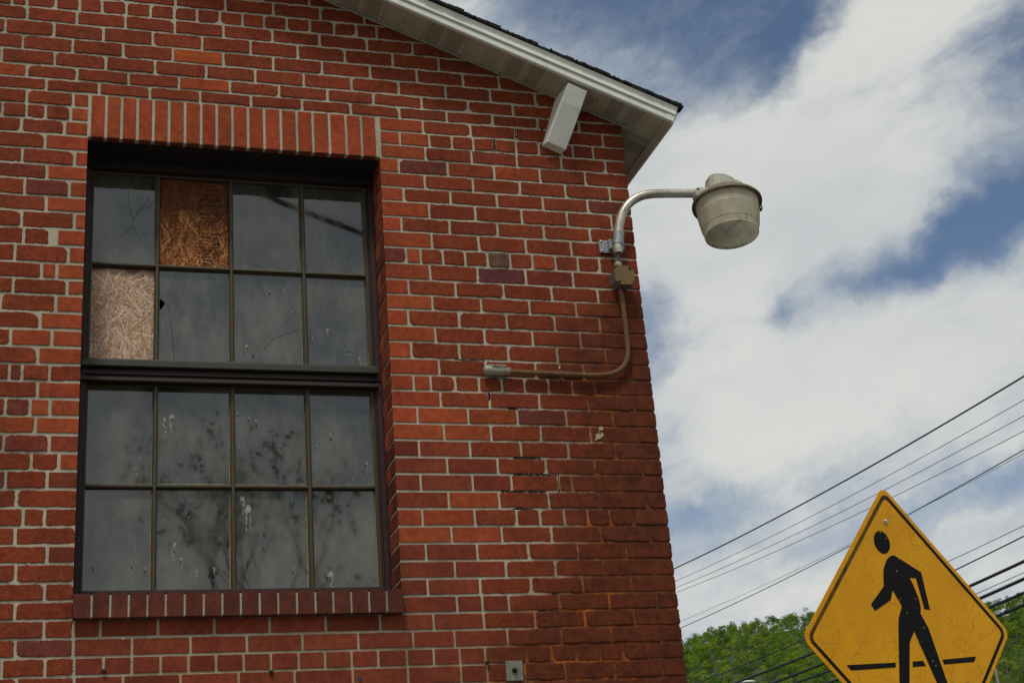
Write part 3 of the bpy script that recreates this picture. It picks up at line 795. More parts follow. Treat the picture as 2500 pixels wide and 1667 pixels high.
# putty lines
for r_ in range(4):
    for c_ in range(4):
        if (r_, c_) in OSB: continue
        pt = MB()
        (x0, x1), (z0, z1) = COLS[c_], RZ[r_]; y = GY - .006
        wl, wr, wb = random.uniform(.0015, .0028), random.uniform(.0022, .0046), random.uniform(.0015, .0034)
        if r_ == 3: wr += .0018
        def strip(P, Q, w0, w1, ax):
            n = 14
            for i in range(n):
                a = Vector(P).lerp(Vector(Q), i / n); b = Vector(P).lerp(Vector(Q), (i + 1) / n)
                u = w0 + (w1 - w0) * i / n + random.uniform(-.0004, .0004)
                d = Vector(ax) * u
                pt.add([tuple(a), tuple(b), tuple(b + d + Vector((0, .004, 0))), tuple(a + d + Vector((0, .004, 0)))], [(0, 1, 2, 3)])
        strip((x0 - .001, y, z0), (x0 - .001, y, z1), wl, wl * .6, (1, 0, 0))
        strip((x1 + .001, y, z0), (x1 + .001, y, z1), wr, wr * .5, (-1, 0, 0))
        strip((x0, y, z0 - .001), (x1, y, z0 - .001), wb, wb, (0, 0, 1))
        if random.random() < .5: strip((x0, y, z1 + .0005), (x1, y, z1 + .0005), .001, .001, (0, 0, -1))
        pt.build('putty', M_PUTTY, window)
# bird lime splashes, drips and scratches lying on the glass
dm = MB()
def splat(x, z, r, drips=2, spikes=9):
    n = 22; P = []
    y = GY - .0022
    for i in range(n):
        a = 2 * pi * i / n; rr = r * (random.uniform(.55, .8) if i % 2 else random.uniform(.75, 1.35))
        P.append((x + rr * cos(a) * .8, y, z + rr * sin(a)))
    dm.add(P, [list(range(n))])
    for _ in range(drips):
        L = random.uniform(1.5, 4.5) * r; xx = x + random.uniform(-.6, .6) * r; w = random.uniform(.0009, .0026)
        zz = z - r * .5
        while L > 0:
            l = random.uniform(.004, .014)
            if random.random() < .7: dm.add([(xx - w, y, zz), (xx + w, y, zz), (xx + w * .7, y, zz - l), (xx - w * .7, y, zz - l)], [(0, 1, 2, 3)])
            zz -= l * 1.2; L -= l * 1.2; xx += random.uniform(-.0008, .0008)
def wpx(cx, cy): # helper: measured positions of the marks on the glass
    return cx, cy
for (x, z, r, d) in [(.612, 3.205, .012, 1), (.634, 3.163, .016, 3), (.360, 3.027, .009, 1), (.352, 3.000, .007, 1), (.345, 3.53, .011, 3), (.318, 3.52, .006, 2),
    (.322, 3.47, .005, 2), (.597, 3.55, .006, 2), (.640, 3.53, .004, 4), (.668, 3.52, .005, 2), (.600, 3.41, .004, 6), (.705, 3.42, .0025, 6), (.760, 3.42, .004, 6),
    (.960, 3.47, .005, 4), (.905, 3.42, .005, 0), (1.100, 3.35, .006, 4), (.942, 2.905, .015, 3), (.385, 2.97, .006, 3), (.440, 2.925, .005, 1), (.505, 2.935, .005, 1),
    (.255, 2.94, .004, 4), (.205, 2.95, .003, 5), (.070, 2.945, .004, 4), (.730, 4.075, .005, 3), (.805, 4.00, .003, 4), (.962, 3.915, .008, 2), (.900, 3.88, .004, 1),
    (1.09, 3.80, .006, 0), (.635, 3.835, .007, 2), (1.045, 3.83, .003, 4), (.660, 3.80, .002, 5), (.790, 4.09, .003, 2), (.095, 4.21, .004, 0), (.130, 4.23, .003, 0), (.215, 3.32, .005, 1), (.075, 3.34, .002, 2), (.80, 2.93, .004, 2), (.46, 3.25, .002, 1)]:
    dm = MB(); splat(x, z, r * 1.1, d + 3); dm.build('bird_dropping', M_DROP, window)
dm = MB()
for _ in range(620):
    c_ = random.randrange(4); r_ = random.choice([1, 2, 2, 3, 3, 3]); (x0, x1), (z0, z1) = COLS[c_], RZ[r_]
    if (r_, c_) in OSB: continue
    x = random.uniform(x0, x1); z = z0 + (z1 - z0) * (random.random() ** 1.6) * .97; r = random.choice([.0006, .0009, .0013, .002, .003])
    a = random.uniform(0, 3); y = GY - .002; L = r * random.uniform(1, 3.5)
    dm.add([(x - r * .5, y, z), (x, y, z - L * .5), (x + r * .5, y, z), (x, y, z + L * .5)], [(0, 1, 2, 3)])
cr_ = MB()
def crack(pts, w=.0005):
    for i in range(len(pts) - 1):
        (a, b), (c, d) = pts[i], pts[i + 1]; L = math.hypot(c - a, d - b); nx, nz = -(d - b) / L * w, (c - a) / L * w; y = GY - .0018
        cr_.add([(a - nx, y, b - nz), (a + nx, y, b + nz), (c + nx, y, d + nz), (c - nx, y, d - nz)], [(0, 1, 2, 3)])
_cb = crack
def crack(pts, w=.0005):
    global cr_
    cr_ = MB(); _cb(pts, w); cr_.build('glass_crack', M_INK, window)
crack([(.165, 4.50), (.170, 4.44), (.186, 4.37), (.186, 4.34), (.172, 4.32), (.14, 4.29)]); crack([(.186, 4.37), (.215, 4.41), (.268, 4.45)]); crack([(.20, 4.40), (.232, 4.44), (.25, 4.47)]); crack([(.186, 4.34), (.20, 4.31), (.215, 4.28)])
crack([(.310, 4.018), (.326, 4.005), (.332, 3.97), (.345, 3.87), (.356, 3.76)], .0007)
crack([(.70, 3.82), (.74, 3.87), (.86, 3.92)], .0005)
tag(dm.build('dirt_speck', M_DROP, window), kind='stuff')
# illegible upside-down mill stamp on the dark board
st = MB()
y = GY + .002 - .0042
for i in range(26):
    z = 4.555 - i * .0148 - (.01 if i in (3, 9, 15) else 0); x = .448 if i > 1 else .462
    xe = .530 if i > 1 else .515
    hgt = random.choice([.003, .0045, .007]); 
    while x < xe:
        w = random.uniform(.0012, .0045)
        if random.random() < .68: st.add([(x, y, z), (x + w, y, z), (x + w, y, z + hgt), (x, y, z + hgt)], [(0, 1, 2, 3)])
        x += w + random.uniform(.0005, .0018)
for (xa, xb, z) in ((.45, .54, 4.45), (.45, .545, 4.415), (.445, .54, 4.475), (.52, .524, 4.33)):
    st.add([(xa, y, z), (xb, y, z), (xb, y, z + .0012), (xa, y, z + .0012)], [(0, 1, 2, 3)])
sb = [o for o in bpy.data.objects if o.name.startswith('strand_board') and 'dark' in o.get('label', '')][0]
st.build('stamp', M_INK, sb)
# ------------------------------------------------------------------ roof: soffit, fascia, shingles
XE = 2.436
cth = 1 / sqrt(1 + TH * TH); sth = TH * cth
def rk(x, y, h): return (x + h * sth, y, zr(x) + h * cth)       # h: distance square to the soffit
def rkbox(mb, x0, x1, y0, y1, h0, h1, mi=0):
    vs = [rk(x, y, h) for h in (h0, h1) for y in (y0, y1) for x in (x0, x1)]
    mb.add(vs, [(0, 2, 3, 1), (4, 5, 7, 6), (0, 1, 5, 4), (2, 6, 7, 3), (0, 4, 6, 2), (1, 3, 7, 5)], mi)
def rkprof(mb, prof, x0, x1, mi=0):
    n = len(prof); vs = [rk(x0, y, h) for y, h in prof] + [rk(x1, y, h) for y, h in prof]
    mb.add(vs, [(i, (i + 1) % n, n + (i + 1) % n, n + i) for i in range(n)] + [list(range(n)), list(range(n, 2 * n))[::-1]], mi)
roof = MB()
for i in range(34):          # courses of shingles stepping down the slope
    xa = XR + (XE + .012 - XR) * i / 34; xb = XR + (XE + .012 - XR) * (i + 1) / 34
    y = -.190 + random.uniform(-.006, .006); n = 5
    for q in range(n):
        x0 = xa + (xb - xa) * q / n; x1 = xa + (xb - xa) * (q + 1) / n + .004
        yy = y + random.uniform(-.0025, .0025)
        rkbox(roof, x0, x1, yy, DEEP + .2, .0775, .0870 + .008 * (q + 1) / n + random.uniform(-.0012, .0012))
        rkbox(roof, x0, x1, yy + .004, -.1, .0715, .0765)
rkbox(roof, XE + .010, XE + .024, -.192, -.150, .0765, .0865); rkbox(roof, XE + .010, XE + .020, -.151, -.05, .0765, .0865)
ml = lambda x: 2 * XR - x
L_ = [rk(XR, -.19, .083), rk(XE, -.19, .083), rk(XE, DEEP + .2, .083), rk(XR, DEEP + .2, .083)]
roof.add([(ml(x), y, z) for x, y, z in L_] + [(ml(x), y, z - .02) for x, y, z in L_], [(0, 1, 2, 3), (4, 5, 6, 7), (0, 1, 5, 4), (1, 2, 6, 5)])
for _ in range(90):   # grit and curled corners on the ragged rake edge
    x = random.uniform(-.5, XE + .03); r = random.uniform(.002, .005)
    rkbox(roof, x, x + r * 2.2, -.1935 - random.uniform(0, .003), -.18, .080, .088 + random.uniform(0, .003))
roof.build('shingle_roof', M_SHINGLE, bld)
fa = MB()
rkprof(fa, [(-.158, 0), (-.172, 0), (-.175, .004), (-.175, .027), (-.171, .032), (-.158, .032)], XR, XE)
rkprof(fa, [(-.158, .0325), (-.176, .0325), (-.183, .034), (-.1835, .037), (-.179, .043), (-.178, .055), (-.182, .068), (-.188, .0712), (-.158, .0712)], XR, XE + .004)
rkbox(fa, XE - .030, XE + .0035, -.1765, -.160, .0005, .0318)      # folded end tab
rkbox(fa, XE - .002, XE + .010, -.158, DEEP, -.002, .030); rkbox(fa, XE - .002, XE + .014, -.158, DEEP, .031, .0705)
fa.add([(ml(x), y, z) for x, y, z in (rk(XR, -.17, 0), rk(XE, -.17, 0), rk(XE, -.17, .07), rk(XR, -.17, .07))], [(0, 1, 2, 3)])
fa.build('fascia', M_WHITE, bld)
so = MB()
P_ = .0877
def sheet(x0, x1, y0, y1, mi, h=.002):
    so.add([rk(x0, y0, h), rk(x1, y0, h), rk(x1, y1, h), rk(x0, y1, h)], [(0, 1, 2, 3)], mi)
i = -50
xs_ = 1.373 - 50 * P_
while xs_ < XE - .03:
    x0, x1 = xs_, min(xs_ + P_, 2.408)
    perf = (i % 4 in (0, 1)) if x1 < 1.95 else (2.15 < x0 < 2.32)
    if x0 > XR:
        if perf:
            sheet(x0, x0 + .012, -.159, .006, 0); sheet(x0 + .012, x1 - .016, -.159, .006, 1); sheet(x1 - .016, x1, -.159, .006, 0)
        else: sheet(x0, x1, -.159, .006, 0)
        if x1 < 2.4:    # folded V groove between strips, with its dark open end by the wall
            so.add([rk(x1 - .008, -.158, .0015), rk(x1 - .004, -.158, -.0022), rk(x1, -.158, .0015), rk(x1 - .008, .0, .0015), rk(x1 - .004, .0, -.0022), rk(x1, .0, .0015)], [(0, 1, 4, 3), (1, 2, 5, 4)], 0)
            so.add([rk(x1 - .011, -.0165, -.0030), rk(x1 + .001, -.0165, -.0030), rk(x1 + .001, -.0125, -.0030), rk(x1 - .011, -.0125, -.0030)], [(0, 1, 2, 3)], 3)
    xs_ += P_; i += 1
rkbox(so, XR, 2.300, -.0125, -.0005, -.004, -.0005)     # channel along the brickwork
ys = [.006, .014, .047, .072, .150, .168, .255, .262]
kinds = [0, 1, 0, 1, 0, 0, 0]
for q in range(7): sheet(XC - .02, 2.408, ys[q], ys[q + 1], kinds[q])
for y in (.0095, .060, .159, .2585): rkbox(so, XC - .01, 2.408, y - .002, y + .002, -.0015, .0015)
yy = .262; q = 0
while yy < DEEP:
    sheet(XC - .02, 2.408, yy, yy + P_, 1 if q % 4 in (1, 2) else 0); rkbox(so, XC - .01, 2.408, yy + P_ - .003, yy + P_, -.0015, .0015); yy += P_; q += 1
rkbox(so, 2.408, XE + .002, -.1565, DEEP, -.0045, .0015)
for (x, y) in ((2.09, -.07), (2.105, -.075), (2.12, -.10)):
    so.add([rk(x, y, .0012), rk(x + .012, y + .004, .0012), rk(x + .009, y + .012, .0012)], [(0, 1, 2)], 3)
so.build('soffit', [M_SOFFIT, M_PERF, M_SOFFIT, M_BLACK], bld)
# aluminium-clad knee brace under the rake
br = MB()
prof = [((1.971, .0), 4.976), ((1.976, -.1645), 4.953), ((1.951, -.131), 4.880), ((1.8965, -.046), 4.7255), ((1.8875, .004), 4.727)]
bm = bmesh.new()
A = [bm.verts.new((x, y, z)) for (x, y), z in prof]; B = [bm.verts.new((x + .0825, y, z - .0345)) for (x, y), z in prof]
n = len(A); bm.faces.new(A); bm.faces.new(B[::-1])
for i in range(n): bm.faces.new((A[i], B[i], B[(i + 1) % n], A[(i + 1) % n]))
bmesh.ops.recalc_face_normals(bm, faces=bm.faces[:])
bmesh.ops.bevel(bm, geom=bm.edges[:], offset=.0022, segments=2, profile=.6, affect='EDGES')
br.frombm(bm)
tag(br.build('brace', M_WHITE, bld), 'white boxed brace under the overhang')

# joints that have opened up: dark stepped cracks in the mortar; also painted shade round the brace
ck_ = MB()
def dark_line(pts, w):
    for i in range(len(pts) - 1):
        a, b = Vector((pts[i][0], 0, pts[i][1])), Vector((pts[i + 1][0], 0, pts[i + 1][1])); L = (b - a).length; m_ = max(2, int(L / .008)); d = (b - a).normalized(); nn = Vector((-d.z, 0, d.x)); prev = None
        for q in range(m_ + 1):
            p = a + (b - a) * q / m_; ww = w * random.uniform(.35, 1.2); o_ = nn * random.gauss(0, .0010)
            c2 = (p + o_ - nn * ww, p + o_ + nn * ww)
            if prev: ck_.add([(v.x, MY - .0006, v.z) for v in (prev[0], prev[1], c2[1], c2[0])], [(0, 1, 2, 3)])
            prev = c2
def ck(k, u): return (u * S, ZS[k])
for path, w in (([ck(19, 24.3), ck(19, 25.9), (25.95 * S, ZS[20])], .0035), ([ck(20, 24.2), ck(20, 26.9)], .0030), ([(26.93 * S, ZS[20]), (26.9 * S, ZS[21])], .0024), ([ck(21, 23.4), ck(21, 26.1)], .0032), ([ck(22, 24.0), ck(22, 25.2)], .0024),
    ([ck(27, 25.9), ck(27, 26.3)], .0035), ([(24.74 * S, ZS[-2]), (24.74 * S, ZS[-1])], .0028), ([(26.19 * S, ZS[-3]), (26.19 * S, ZS[-2])], .0028), ([(23.10 * S, ZS[15]), (23.12 * S, (ZS[15] + ZS[16]) / 2)], .003), ([ck(16, 24.2), ck(16, 24.8)], .003),
    ([(25.0 * S, ZS[28]), (26.2 * S, ZS[28])], .002), ([ck(13, 21.2), ck(13, 23.0)], .002), ([(1.873, 4.745), (1.888, 4.79), (1.915, 4.86), (1.945, 4.95)], .0035), ([(1.88, 4.722), (1.90, 4.700), (1.965, 4.672)], .0022)):  # last two paths trace the brace: its shading gap painted dark
    ck_ = MB(); dark_line(path, w * 1.5); ck_.build('joint_and_shade_line', M_BLACK, bld)

# ------------------------------------------------------------------ barn light
PH = radians(8.2)
lamp = empty('wall_lamp', (2.165, -.02, 4.25), 'weathered barn light on a curved pipe arm at the corner of the brick wall', 'lamp')
lm = MB()
arm = [(2.1625, -.055, 4.205), (2.1635, -.055, 4.235), (2.171, -.056, 4.291), (2.180, -.057, 4.334), (2.199, -.060, 4.390), (2.233, -.065, 4.438), (2.279, -.0715, 4.470), (2.329, -.079, 4.4835), (2.396, -.088, 4.487), (2.469, -.099, 4.487), (2.552, -.110, 4.487)]
lm.tube(smoothpath(arm, 6), .0193, 24)
rs = MB()
lm.build('arm', M_ALU, lamp)
sc = MB()
for (a, w) in ((.42, .5), (.73, .3), (.80, .35), (.93, .4)):
    sc = MB()
    pth = smoothpath(arm, 6); p = pth[int(a * (len(pth) - 1))]
    q = Vector((0, -1, 0)); d_ = .0195
    for u in range(6):
        an = -1.3 + u * .3 * w * 2; o_ = Vector((0, -cos(an), sin(an) * .6 if a > .6 else 0)) * d_ + (Vector((sin(an) * .6, 0, 0)) * d_ if a <= .6 else Vector((0, 0, 0)))
        c0 = p + o_; s0 = .0012
        sc.add([tuple(c0 + Vector((-s0, -.0004, -.002))), tuple(c0 + Vector((s0, -.0004, -.002))), tuple(c0 + Vector((s0 * 1.4, -.0004, .003))), tuple(c0 + Vector((-s0, -.0004, .003)))], [(0, 1, 2, 3)])
    sc.build('scuff', M_DARKRUST, lamp)
cl = MB()
cl.tube([(2.1655, -.055, 4.245), (2.1685, -.055, 4.262), (2.1745, -.056, 4.300)], .0232, 24)
cl.bbox((2.098, -.012, 4.226), (2.150, -.004, 4.284), .002)
cl.bbox((2.135, -.035, 4.236), (2.150, -.006, 4.280), .003)
cl.bbox((2.184, -.050, 4.226), (2.196, -.004, 4.275), .003)
clo = cl.build('clamp_bracket', M_GALV, lamp)
for (x, z) in ((2.106, 4.277), (2.109, 4.234)):
    b = MB(); b.lathe([(.0001, -.0055), (.004, -.005), (.0052, -.003), (.0055, 0)], 10, xf=lambda v, x=x, z=z: Vector((x + v.x, -.012 + v.z, z + v.y)))
    b.build('bolt', M_BOLT, clo)

HC = Vector((2.663, -.127, 4.437))       # centre of the hood rim
Rt = Matrix.Rotation(radians(2.5), 3, 'Y') @ Matrix.Rotation(radians(-6.5), 3, 'X')
def hx(v): return HC + Rt @ Vector(v)
hd = MB()
hd.lathe([(.1475, -.010), (.1515, -.012), (.1525, -.006), (.1515, .000), (.144, .009), (.120, .030), (.100, .046), (.088, .054), (.0001, .056)], 72, xf=hx)
hd.lathe([(.1475, -.010), (.146, -.002), (.118, .012), (.098, .020), (.0001, .022)], 72, xf=hx)
hd.build('hood', M_HOOD, lamp)
hs_ = MB()
hs_.lathe([(.088, .050), (.082, .058), (.072, .066), (.060, .072), (.0001, .074)], 40, xf=hx)
oct_ = [(-.088, -.030), (-.070, -.052), (-.020, -.060), (.030, -.058), (.045, -.040), (.048, .040), (.0, .056), (-.070, .050), (-.088, .028)]
bm = bmesh.new(); lo = [bm.verts.new((x, y, .046)) for x, y in oct_]; hi = [bm.verts.new((x * .84 - .001, y * .84, .122 - (.012 if x > 0.02 else 0))) for x, y in oct_]; n = len(lo)
bm.faces.new(lo[::-1]); bm.faces.new(hi)
for i in range(n): bm.faces.new((lo[i], lo[(i + 1) % n], hi[(i + 1) % n], hi[i]))
bmesh.ops.bevel(bm, geom=bm.edges[:], offset=.004, segments=2, profile=.6, affect='EDGES'); hs_.frombm(bm, xf=hx)
for x in ():
    hs_.bbox((x, -.066, .030), (x + .006, -.046, .100), .0015, xf=hx)
# neck that grips the arm
def nk(v): return Vector((2.548, -.1095, 4.487)) + Matrix.Rotation(-PH, 3, 'Z') @ Matrix.Rotation(radians(90), 3, 'Y') @ Vector(v)
hs_.lathe([(.0195, -.004), (.0245, -.004), (.0255, .0), (.0255, .032), (.024, .045), (.0001, .046)], 24, xf=nk)
hs_.bbox((-.150, -.022, .008), (-.075, .022, .040), .005, xf=hx)
hs_.build('housing', M_CAST, lamp)
sw = MB(); sw.tube([hx((-.128, .0, .036)), hx((-.128, .0, .062))], .0035, 8); sw.lathe([(.0001, .052), (.006, .053), (.007, .057), (.006, .062), (.0001, .063)], 8, xf=lambda v: hx(v + Vector((-.128, 0, 0)))); sw.build('set_screw', M_DARKRUST, lamp)
ps = MB(); ps.lathe([(.030, .068), (.0325, .086), (.032, .106), (.0001, .107)], 28, xf=lambda v: hx(v + Vector((.056, 0, 0)))); ps.build('sensor_socket', M_CAST, lamp)
pc = MB(); pc.lathe([(.026, .106), (.028, .108), (.027, .1135), (.016, .1165), (.0001, .117)], 18, xf=lambda v: hx(v + Vector((.050, 0, 0))), jit=.12)
for _ in range(7): pc.bbox((.035 + random.uniform(0, .035), -.02 + random.uniform(0, .03), .112), (.042 + random.uniform(0, .035), .012, .118 + random.uniform(0, .007)), .001, xf=hx)
pc.build('photocell', M_SENSOR, lamp)
rf = MB()
R0, R1, ZB = .1365, .1155, -.158
prof = []
n = 44
for i in range(n + 1):
    u = i / n; z = -.006 + (ZB + .006) * u; r = R0 + (R1 - R0) * u + .0022 * sin(pi * u)
    rib = .0030 * (i % 2) if .30 < u < .80 else 0
    prof.append((r + rib, z))
prof += [(R1 + .0012, ZB - .001), (R1 + .0008, ZB - .004), (R1 - .003, ZB - .004), (R1 - .0035, ZB)]
rf.lathe(prof, 80, xf=hx)
rfo = rf.build('refractor', M_REFR, lamp)
gm = MB()      # grime gathered along the lower lip, inside
for k in range(130):
    a = random.uniform(-2.6, -.6) + pi; r = R1 - .0045; h = random.uniform(.003, .012) * random.random(); w = random.uniform(.01, .03)
    P = [hx((r * cos(a - w), r * sin(a - w), ZB + .001)), hx((r * cos(a + w), r * sin(a + w), ZB + .001)), hx((r * cos(a + w * .3), r * sin(a + w * .3), ZB + h)), hx((r * cos(a - w * .4), r * sin(a - w * .4), ZB + h * .8))]
    gm.add([tuple(p) for p in P], [(0, 1, 2, 3)])
gm.build('grime', M_DARKRUST, rfo)
bu = MB(); bu.lathe([(.020, .015), (.022, -.010), (.030, -.030), (.046, -.055), (.052, -.078), (.046, -.100), (.028, -.117), (.0001, -.123)], 36, xf=lambda v: hx(v + Vector((-.012, .02, 0))))
bu.build('bulb', M_BULB, lamp)
ha = MB(); ha.tube([hx((.150, -.018, .002)), hx((.158, -.016, -.004)), hx((.160, -.012, -.014)), hx((.156, -.010, -.024)), hx((.150, -.010, -.028))], .0028, 8)
ha.tube([hx((.146, -.012, -.020)), hx((.153, -.012, -.018))], .006, 8)
ha.build('latch', M_DARKRUST, lamp)
cp = MB()
cp.bbox((-.084, -.1255, -.0105), (-.046, -.1215, -.0085), .0006, xf=hx); cp.build('clip', M_BOLT, lamp)

# ------------------------------------------------------------------ conduit
cd = empty('conduit', (2.165, -.02, 3.9), 'rusty electrical conduit with an octagonal junction box running down the wall corner', 'conduit')
c = MB()
pth = [(2.1655, -.024, 4.062), (2.1690, -.024, 3.960), (2.1700, -.024, 3.866), (2.1690, -.024, 3.796), (2.1600, -.024, 3.738), (2.1290, -.024, 3.694), (2.0760, -.024, 3.6690), (1.993, -.024, 3.6610), (1.872, -.024, 3.6630), (1.749, -.024, 3.6640), (1.645, -.024, 3.666)]
c.tube(smoothpath(pth, 8), .0108, 18); c.tube([(1.762, -.024, 3.6635), (1.738, -.024, 3.6642)], .0118, 18)
c.build('pipe', M_RUST, cd)
c = MB(); c.tube([(2.1625, -.045, 4.215), (2.1590, -.043, 4.160)], .0118, 16); c.build('riser', M_GREYPIPE, cd)
c = MB(); c.lathe([(.0122, .018), (.0150, .018), (.0165, .012), (.0165, .002), (.0145, .0), (.0122, 0)], 10, xf=lambda v: Vector((2.1605 + v.x, -.042 + v.y, 4.148 + v.z)), smooth=False); c.build('locknut', M_FIT, cd)
bx = MB()
def octo(w, h, cc): return [(-w + cc, -h), (w - cc, -h), (w, -h + cc), (w, h - cc), (w - cc, h), (-w + cc, h), (-w, h - cc), (-w, -h + cc)]
BX = Vector((2.1745, 0, 4.1000))
def bxf(v): return Vector((BX.x + v.x, -v.z, BX.z + v.y))
bx.prism(octo(.043, .043, .0195), .002, .064, bxf)
bo = bx.build('junction_box', M_BOXS, cd)
bx = MB(); bx.prism(octo(.0425, .0435, .0195), .0645, .0672, bxf); cv_ = bx.build('cover', M_BOX, bo)
bx = MB()
for (x, y, a) in ((.026, .031, -.8), (-.026, -.031, .6)):
    bx = MB()
    bx.bbox((-.007, -.003, .0672), (.007, .003, .0705), .001, xf=lambda v, x=x, y=y, a=a: bxf(Vector((x + v.x * cos(a) - v.y * sin(a), y + v.x * sin(a) + v.y * cos(a), v.z))))
    bx.build('screw', M_DARKRUST, cv_)
bx = MB()
bx.bbox((-.0135, .010, .0672), (-.0123, .022, .0678), .0003, xf=bxf)
bx.build('scratch', M_DARKRUST, cv_)
bx = MB(); bx.tube([bxf(Vector((-.0432, .004, .030))), bxf(Vector((-.0445, .004, .030)))], .010, 14); bx.build('knockout', M_GREYPIPE, bo)
ft = MB()
prof = [(.0001, -.048), (.010, -.0475), (.0165, -.044), (.0195, -.036), (.0200, -.020), (.0200, .030), (.0185, .038), (.0150, .042), (.0142, .062), (.0122, .062)]
def ftx(v): return Vector((1.589 + v.z, -.026 + v.x * .95, 3.6690 + v.y * 1.02 - .016 * (v.z) ))
ft.lathe([(r, z) for r, z in prof], 28, xf=ftx)
ft.lathe([(.012, 0), (.012, .024)], 12, xf=lambda v: Vector((1.560 + v.x, -.024 + v.z, 3.669 + v.y)))
fto = ft.build('elbow_fitting', M_FIT, cd)
fc_ = MB(); fc_.bbox((1.556, -.040, 3.6835), (1.634, -.012, 3.6905), .003); fc_.build('cover_plate', M_FIT, fto)
fe = MB()
for _ in range(44):
    x = random.uniform(1.572, 1.626); z = random.uniform(3.674, 3.685); fe.bbox((x, -.0475, z), (x + random.uniform(.0008, .004), -.0440, z + random.uniform(.0008, .002)), .0002)
fe.build('embossing', M_DARKRUST, fto)
sp2 = MB(); sp2.tube([(1.858, -.024, 3.6634), (1.874, -.024, 3.6630)], .0131, 18); sp2.bbox((1.860, -.010, 3.670), (1.873, -.003, 3.703), .002); spo = sp2.build('strap', M_RUST, cd)
sp2 = MB(); sp2.lathe([(.0001, -.0045), (.0045, -.003), (.005, 0)], 8, xf=lambda v: Vector((1.8665 + v.x, -.010 + v.z, 3.694 + v.y))); sp2.build('screw', M_BOLT, spo)

# ------------------------------------------------------------------ small fixings on the wall
def stud(x, z, r, label, mat=M_DARKRUST, grp=None, name='wall_bolt', out=.014):
    b = MB()
    b.lathe([(.0001, -out), (r * .7, -out * .96), (r, -out * .7), (r * 1.05, -out * .35), (r * .8, .003)], 9, xf=lambda v: Vector((x + v.x, v.z, z + v.y)), smooth=False, jit=.06)
    return tag(b.build(name, mat), label, 'bolt', grp)
stud(.109, 2.527, .0085, 'rusty round bolt head low on the wall under the left end of the window sill', grp='rusty bolts in the brick wall')
stud(.682, 2.508, .0085, 'rusty round bolt head low on the wall under the middle of the window sill', grp='rusty bolts in the brick wall')
stud(1.477, 2.520, .0078, 'dark corroded bolt stub just left of the grey square plate', grp='rusty bolts in the brick wall', out=.011)
stud(1.300, 4.356 - .0, .0035, 'tiny dark nail in a brick left of the lamp arm', name='nail', out=.006) if False else None
b = MB()
b.lathe([(.0030, -.004), (.0042, -.006), (.0055, -.006), (.0062, .001), (.0075, .002), (.0075, -.003), (.0090, -.003), (.0095, .004)], 18, xf=lambda v: Vector((1.000 + v.x, v.z, 2.476 + v.y)))
b.lathe([(.0001, -.001), (.0042, -.001)], 12, 1, xf=lambda v: Vector((1.000 + v.x, v.z, 2.476 + v.y)))
tag(b.build('sleeve_anchor', [M_GREYPIPE, M_BLACK]), 'round hollow sleeve anchor at the bottom edge of the wall', 'anchor')
for (x, z, l) in ((.172, 2.638, 'tiny pale plug in the mortar just below the window sill'), (1.535, 2.642, 'tiny pale plug in the mortar above the grey square plate')):
    b = MB(); b.lathe([(.0016, -.0015), (.0035, -.002), (.0045, .004)], 12, xf=lambda v, x=x, z=z: Vector((x + v.x, v.z, z + v.y))); b.lathe([(.0001, .0), (.0018, -.0005)], 8, 1, xf=lambda v, x=x, z=z: Vector((x + v.x, v.z, z + v.y)))
    tag(b.build('wall_plug', [M_BOLT, M_BLACK]), l, 'plug')
pl = empty('anchor_plate', (1.579, 0, 2.486), 'small square grey metal plate with a rusty bolt at its centre', 'plate')
b = MB(); b.bbox((1.5465, -.0065, 2.4505), (1.6115, -.001, 2.5235), .0006); b.build('plate', M_PLATE, pl)
b = MB(); b.lathe([(.0001, -.016), (.007, -.0155), (.0095, -.013), (.0105, -.009), (.0105, -.0065)], 6, xf=lambda v: Vector((1.579 + v.x, v.z, 2.488 + v.y)), smooth=False)
b.lathe([(.0001, -.022), (.0045, -.0215), (.005, -.015)], 10, xf=lambda v: Vector((1.579 + v.x, v.z, 2.488 + v.y))); b.build('bolt', M_DARKRUST, pl)
# dabs of old mortar on bricks
b = MB()
for (cx, cz, n, sx, sz) in ((2.012, 3.415, 16, .016, .022),):
    for _ in range(n):
        x = cx + random.gauss(0, sx * .5); z = cz + random.gauss(0, sz * .5) + (x - cx) * .9; r = random.uniform(.003, .009)
        P = [(x + r * cos(a) * random.uniform(.6, 1.2), -.0025 - random.uniform(0, .001), z + r * sin(a) * random.uniform(.6, 1.2)) for a in [2 * pi * q / 9 for q in range(9)]]
        b.add(P, [list(range(9))])
b.build('mortar_dab', paint('pale_mortar_dab', (.34, .27, .13), (.48, .42, .26), .9, 200, .2, .8), bld)

# ------------------------------------------------------------------ pedestrian sign
SP = Vector((2.81809, -.71596, 2.44786)); SX = Vector((.95267, .29885, .05578)); SU = Vector((-.04711, -.03614, .99824)); SN = Vector((.30033, -.95362, -.02035))
SYv = SU.cross(SX)
sg = empty('crossing_sign', (0, 0, 0), 'yellow diamond pedestrian crossing sign with a black walking figure, weathered and cracked', 'road sign')
Ms = Matrix((SX, SYv, SU)).transposed().to_4x4(); Ms.translation = SP
sg.matrix_world = Ms
def build_local(mb, name, mats, parent):
    me_o = mb.build(name, mats); me_o.parent = parent; return me_o
def diamond(half, r, cx=.012, cz=0., n=8):
    pts = []
    for i in range(4):
        a = i * pi / 2                       # corner direction: right, top, left, bottom
        cxx, czz = (half - r * sqrt(2)) * cos(a), (half - r * sqrt(2)) * sin(a)
        for q in range(n + 1):
            b_ = a - pi / 4 + (pi / 2) * q / n
            pts.append((cx + cxx + r * cos(b_), cz + czz + r * sin(b_)))
    return pts
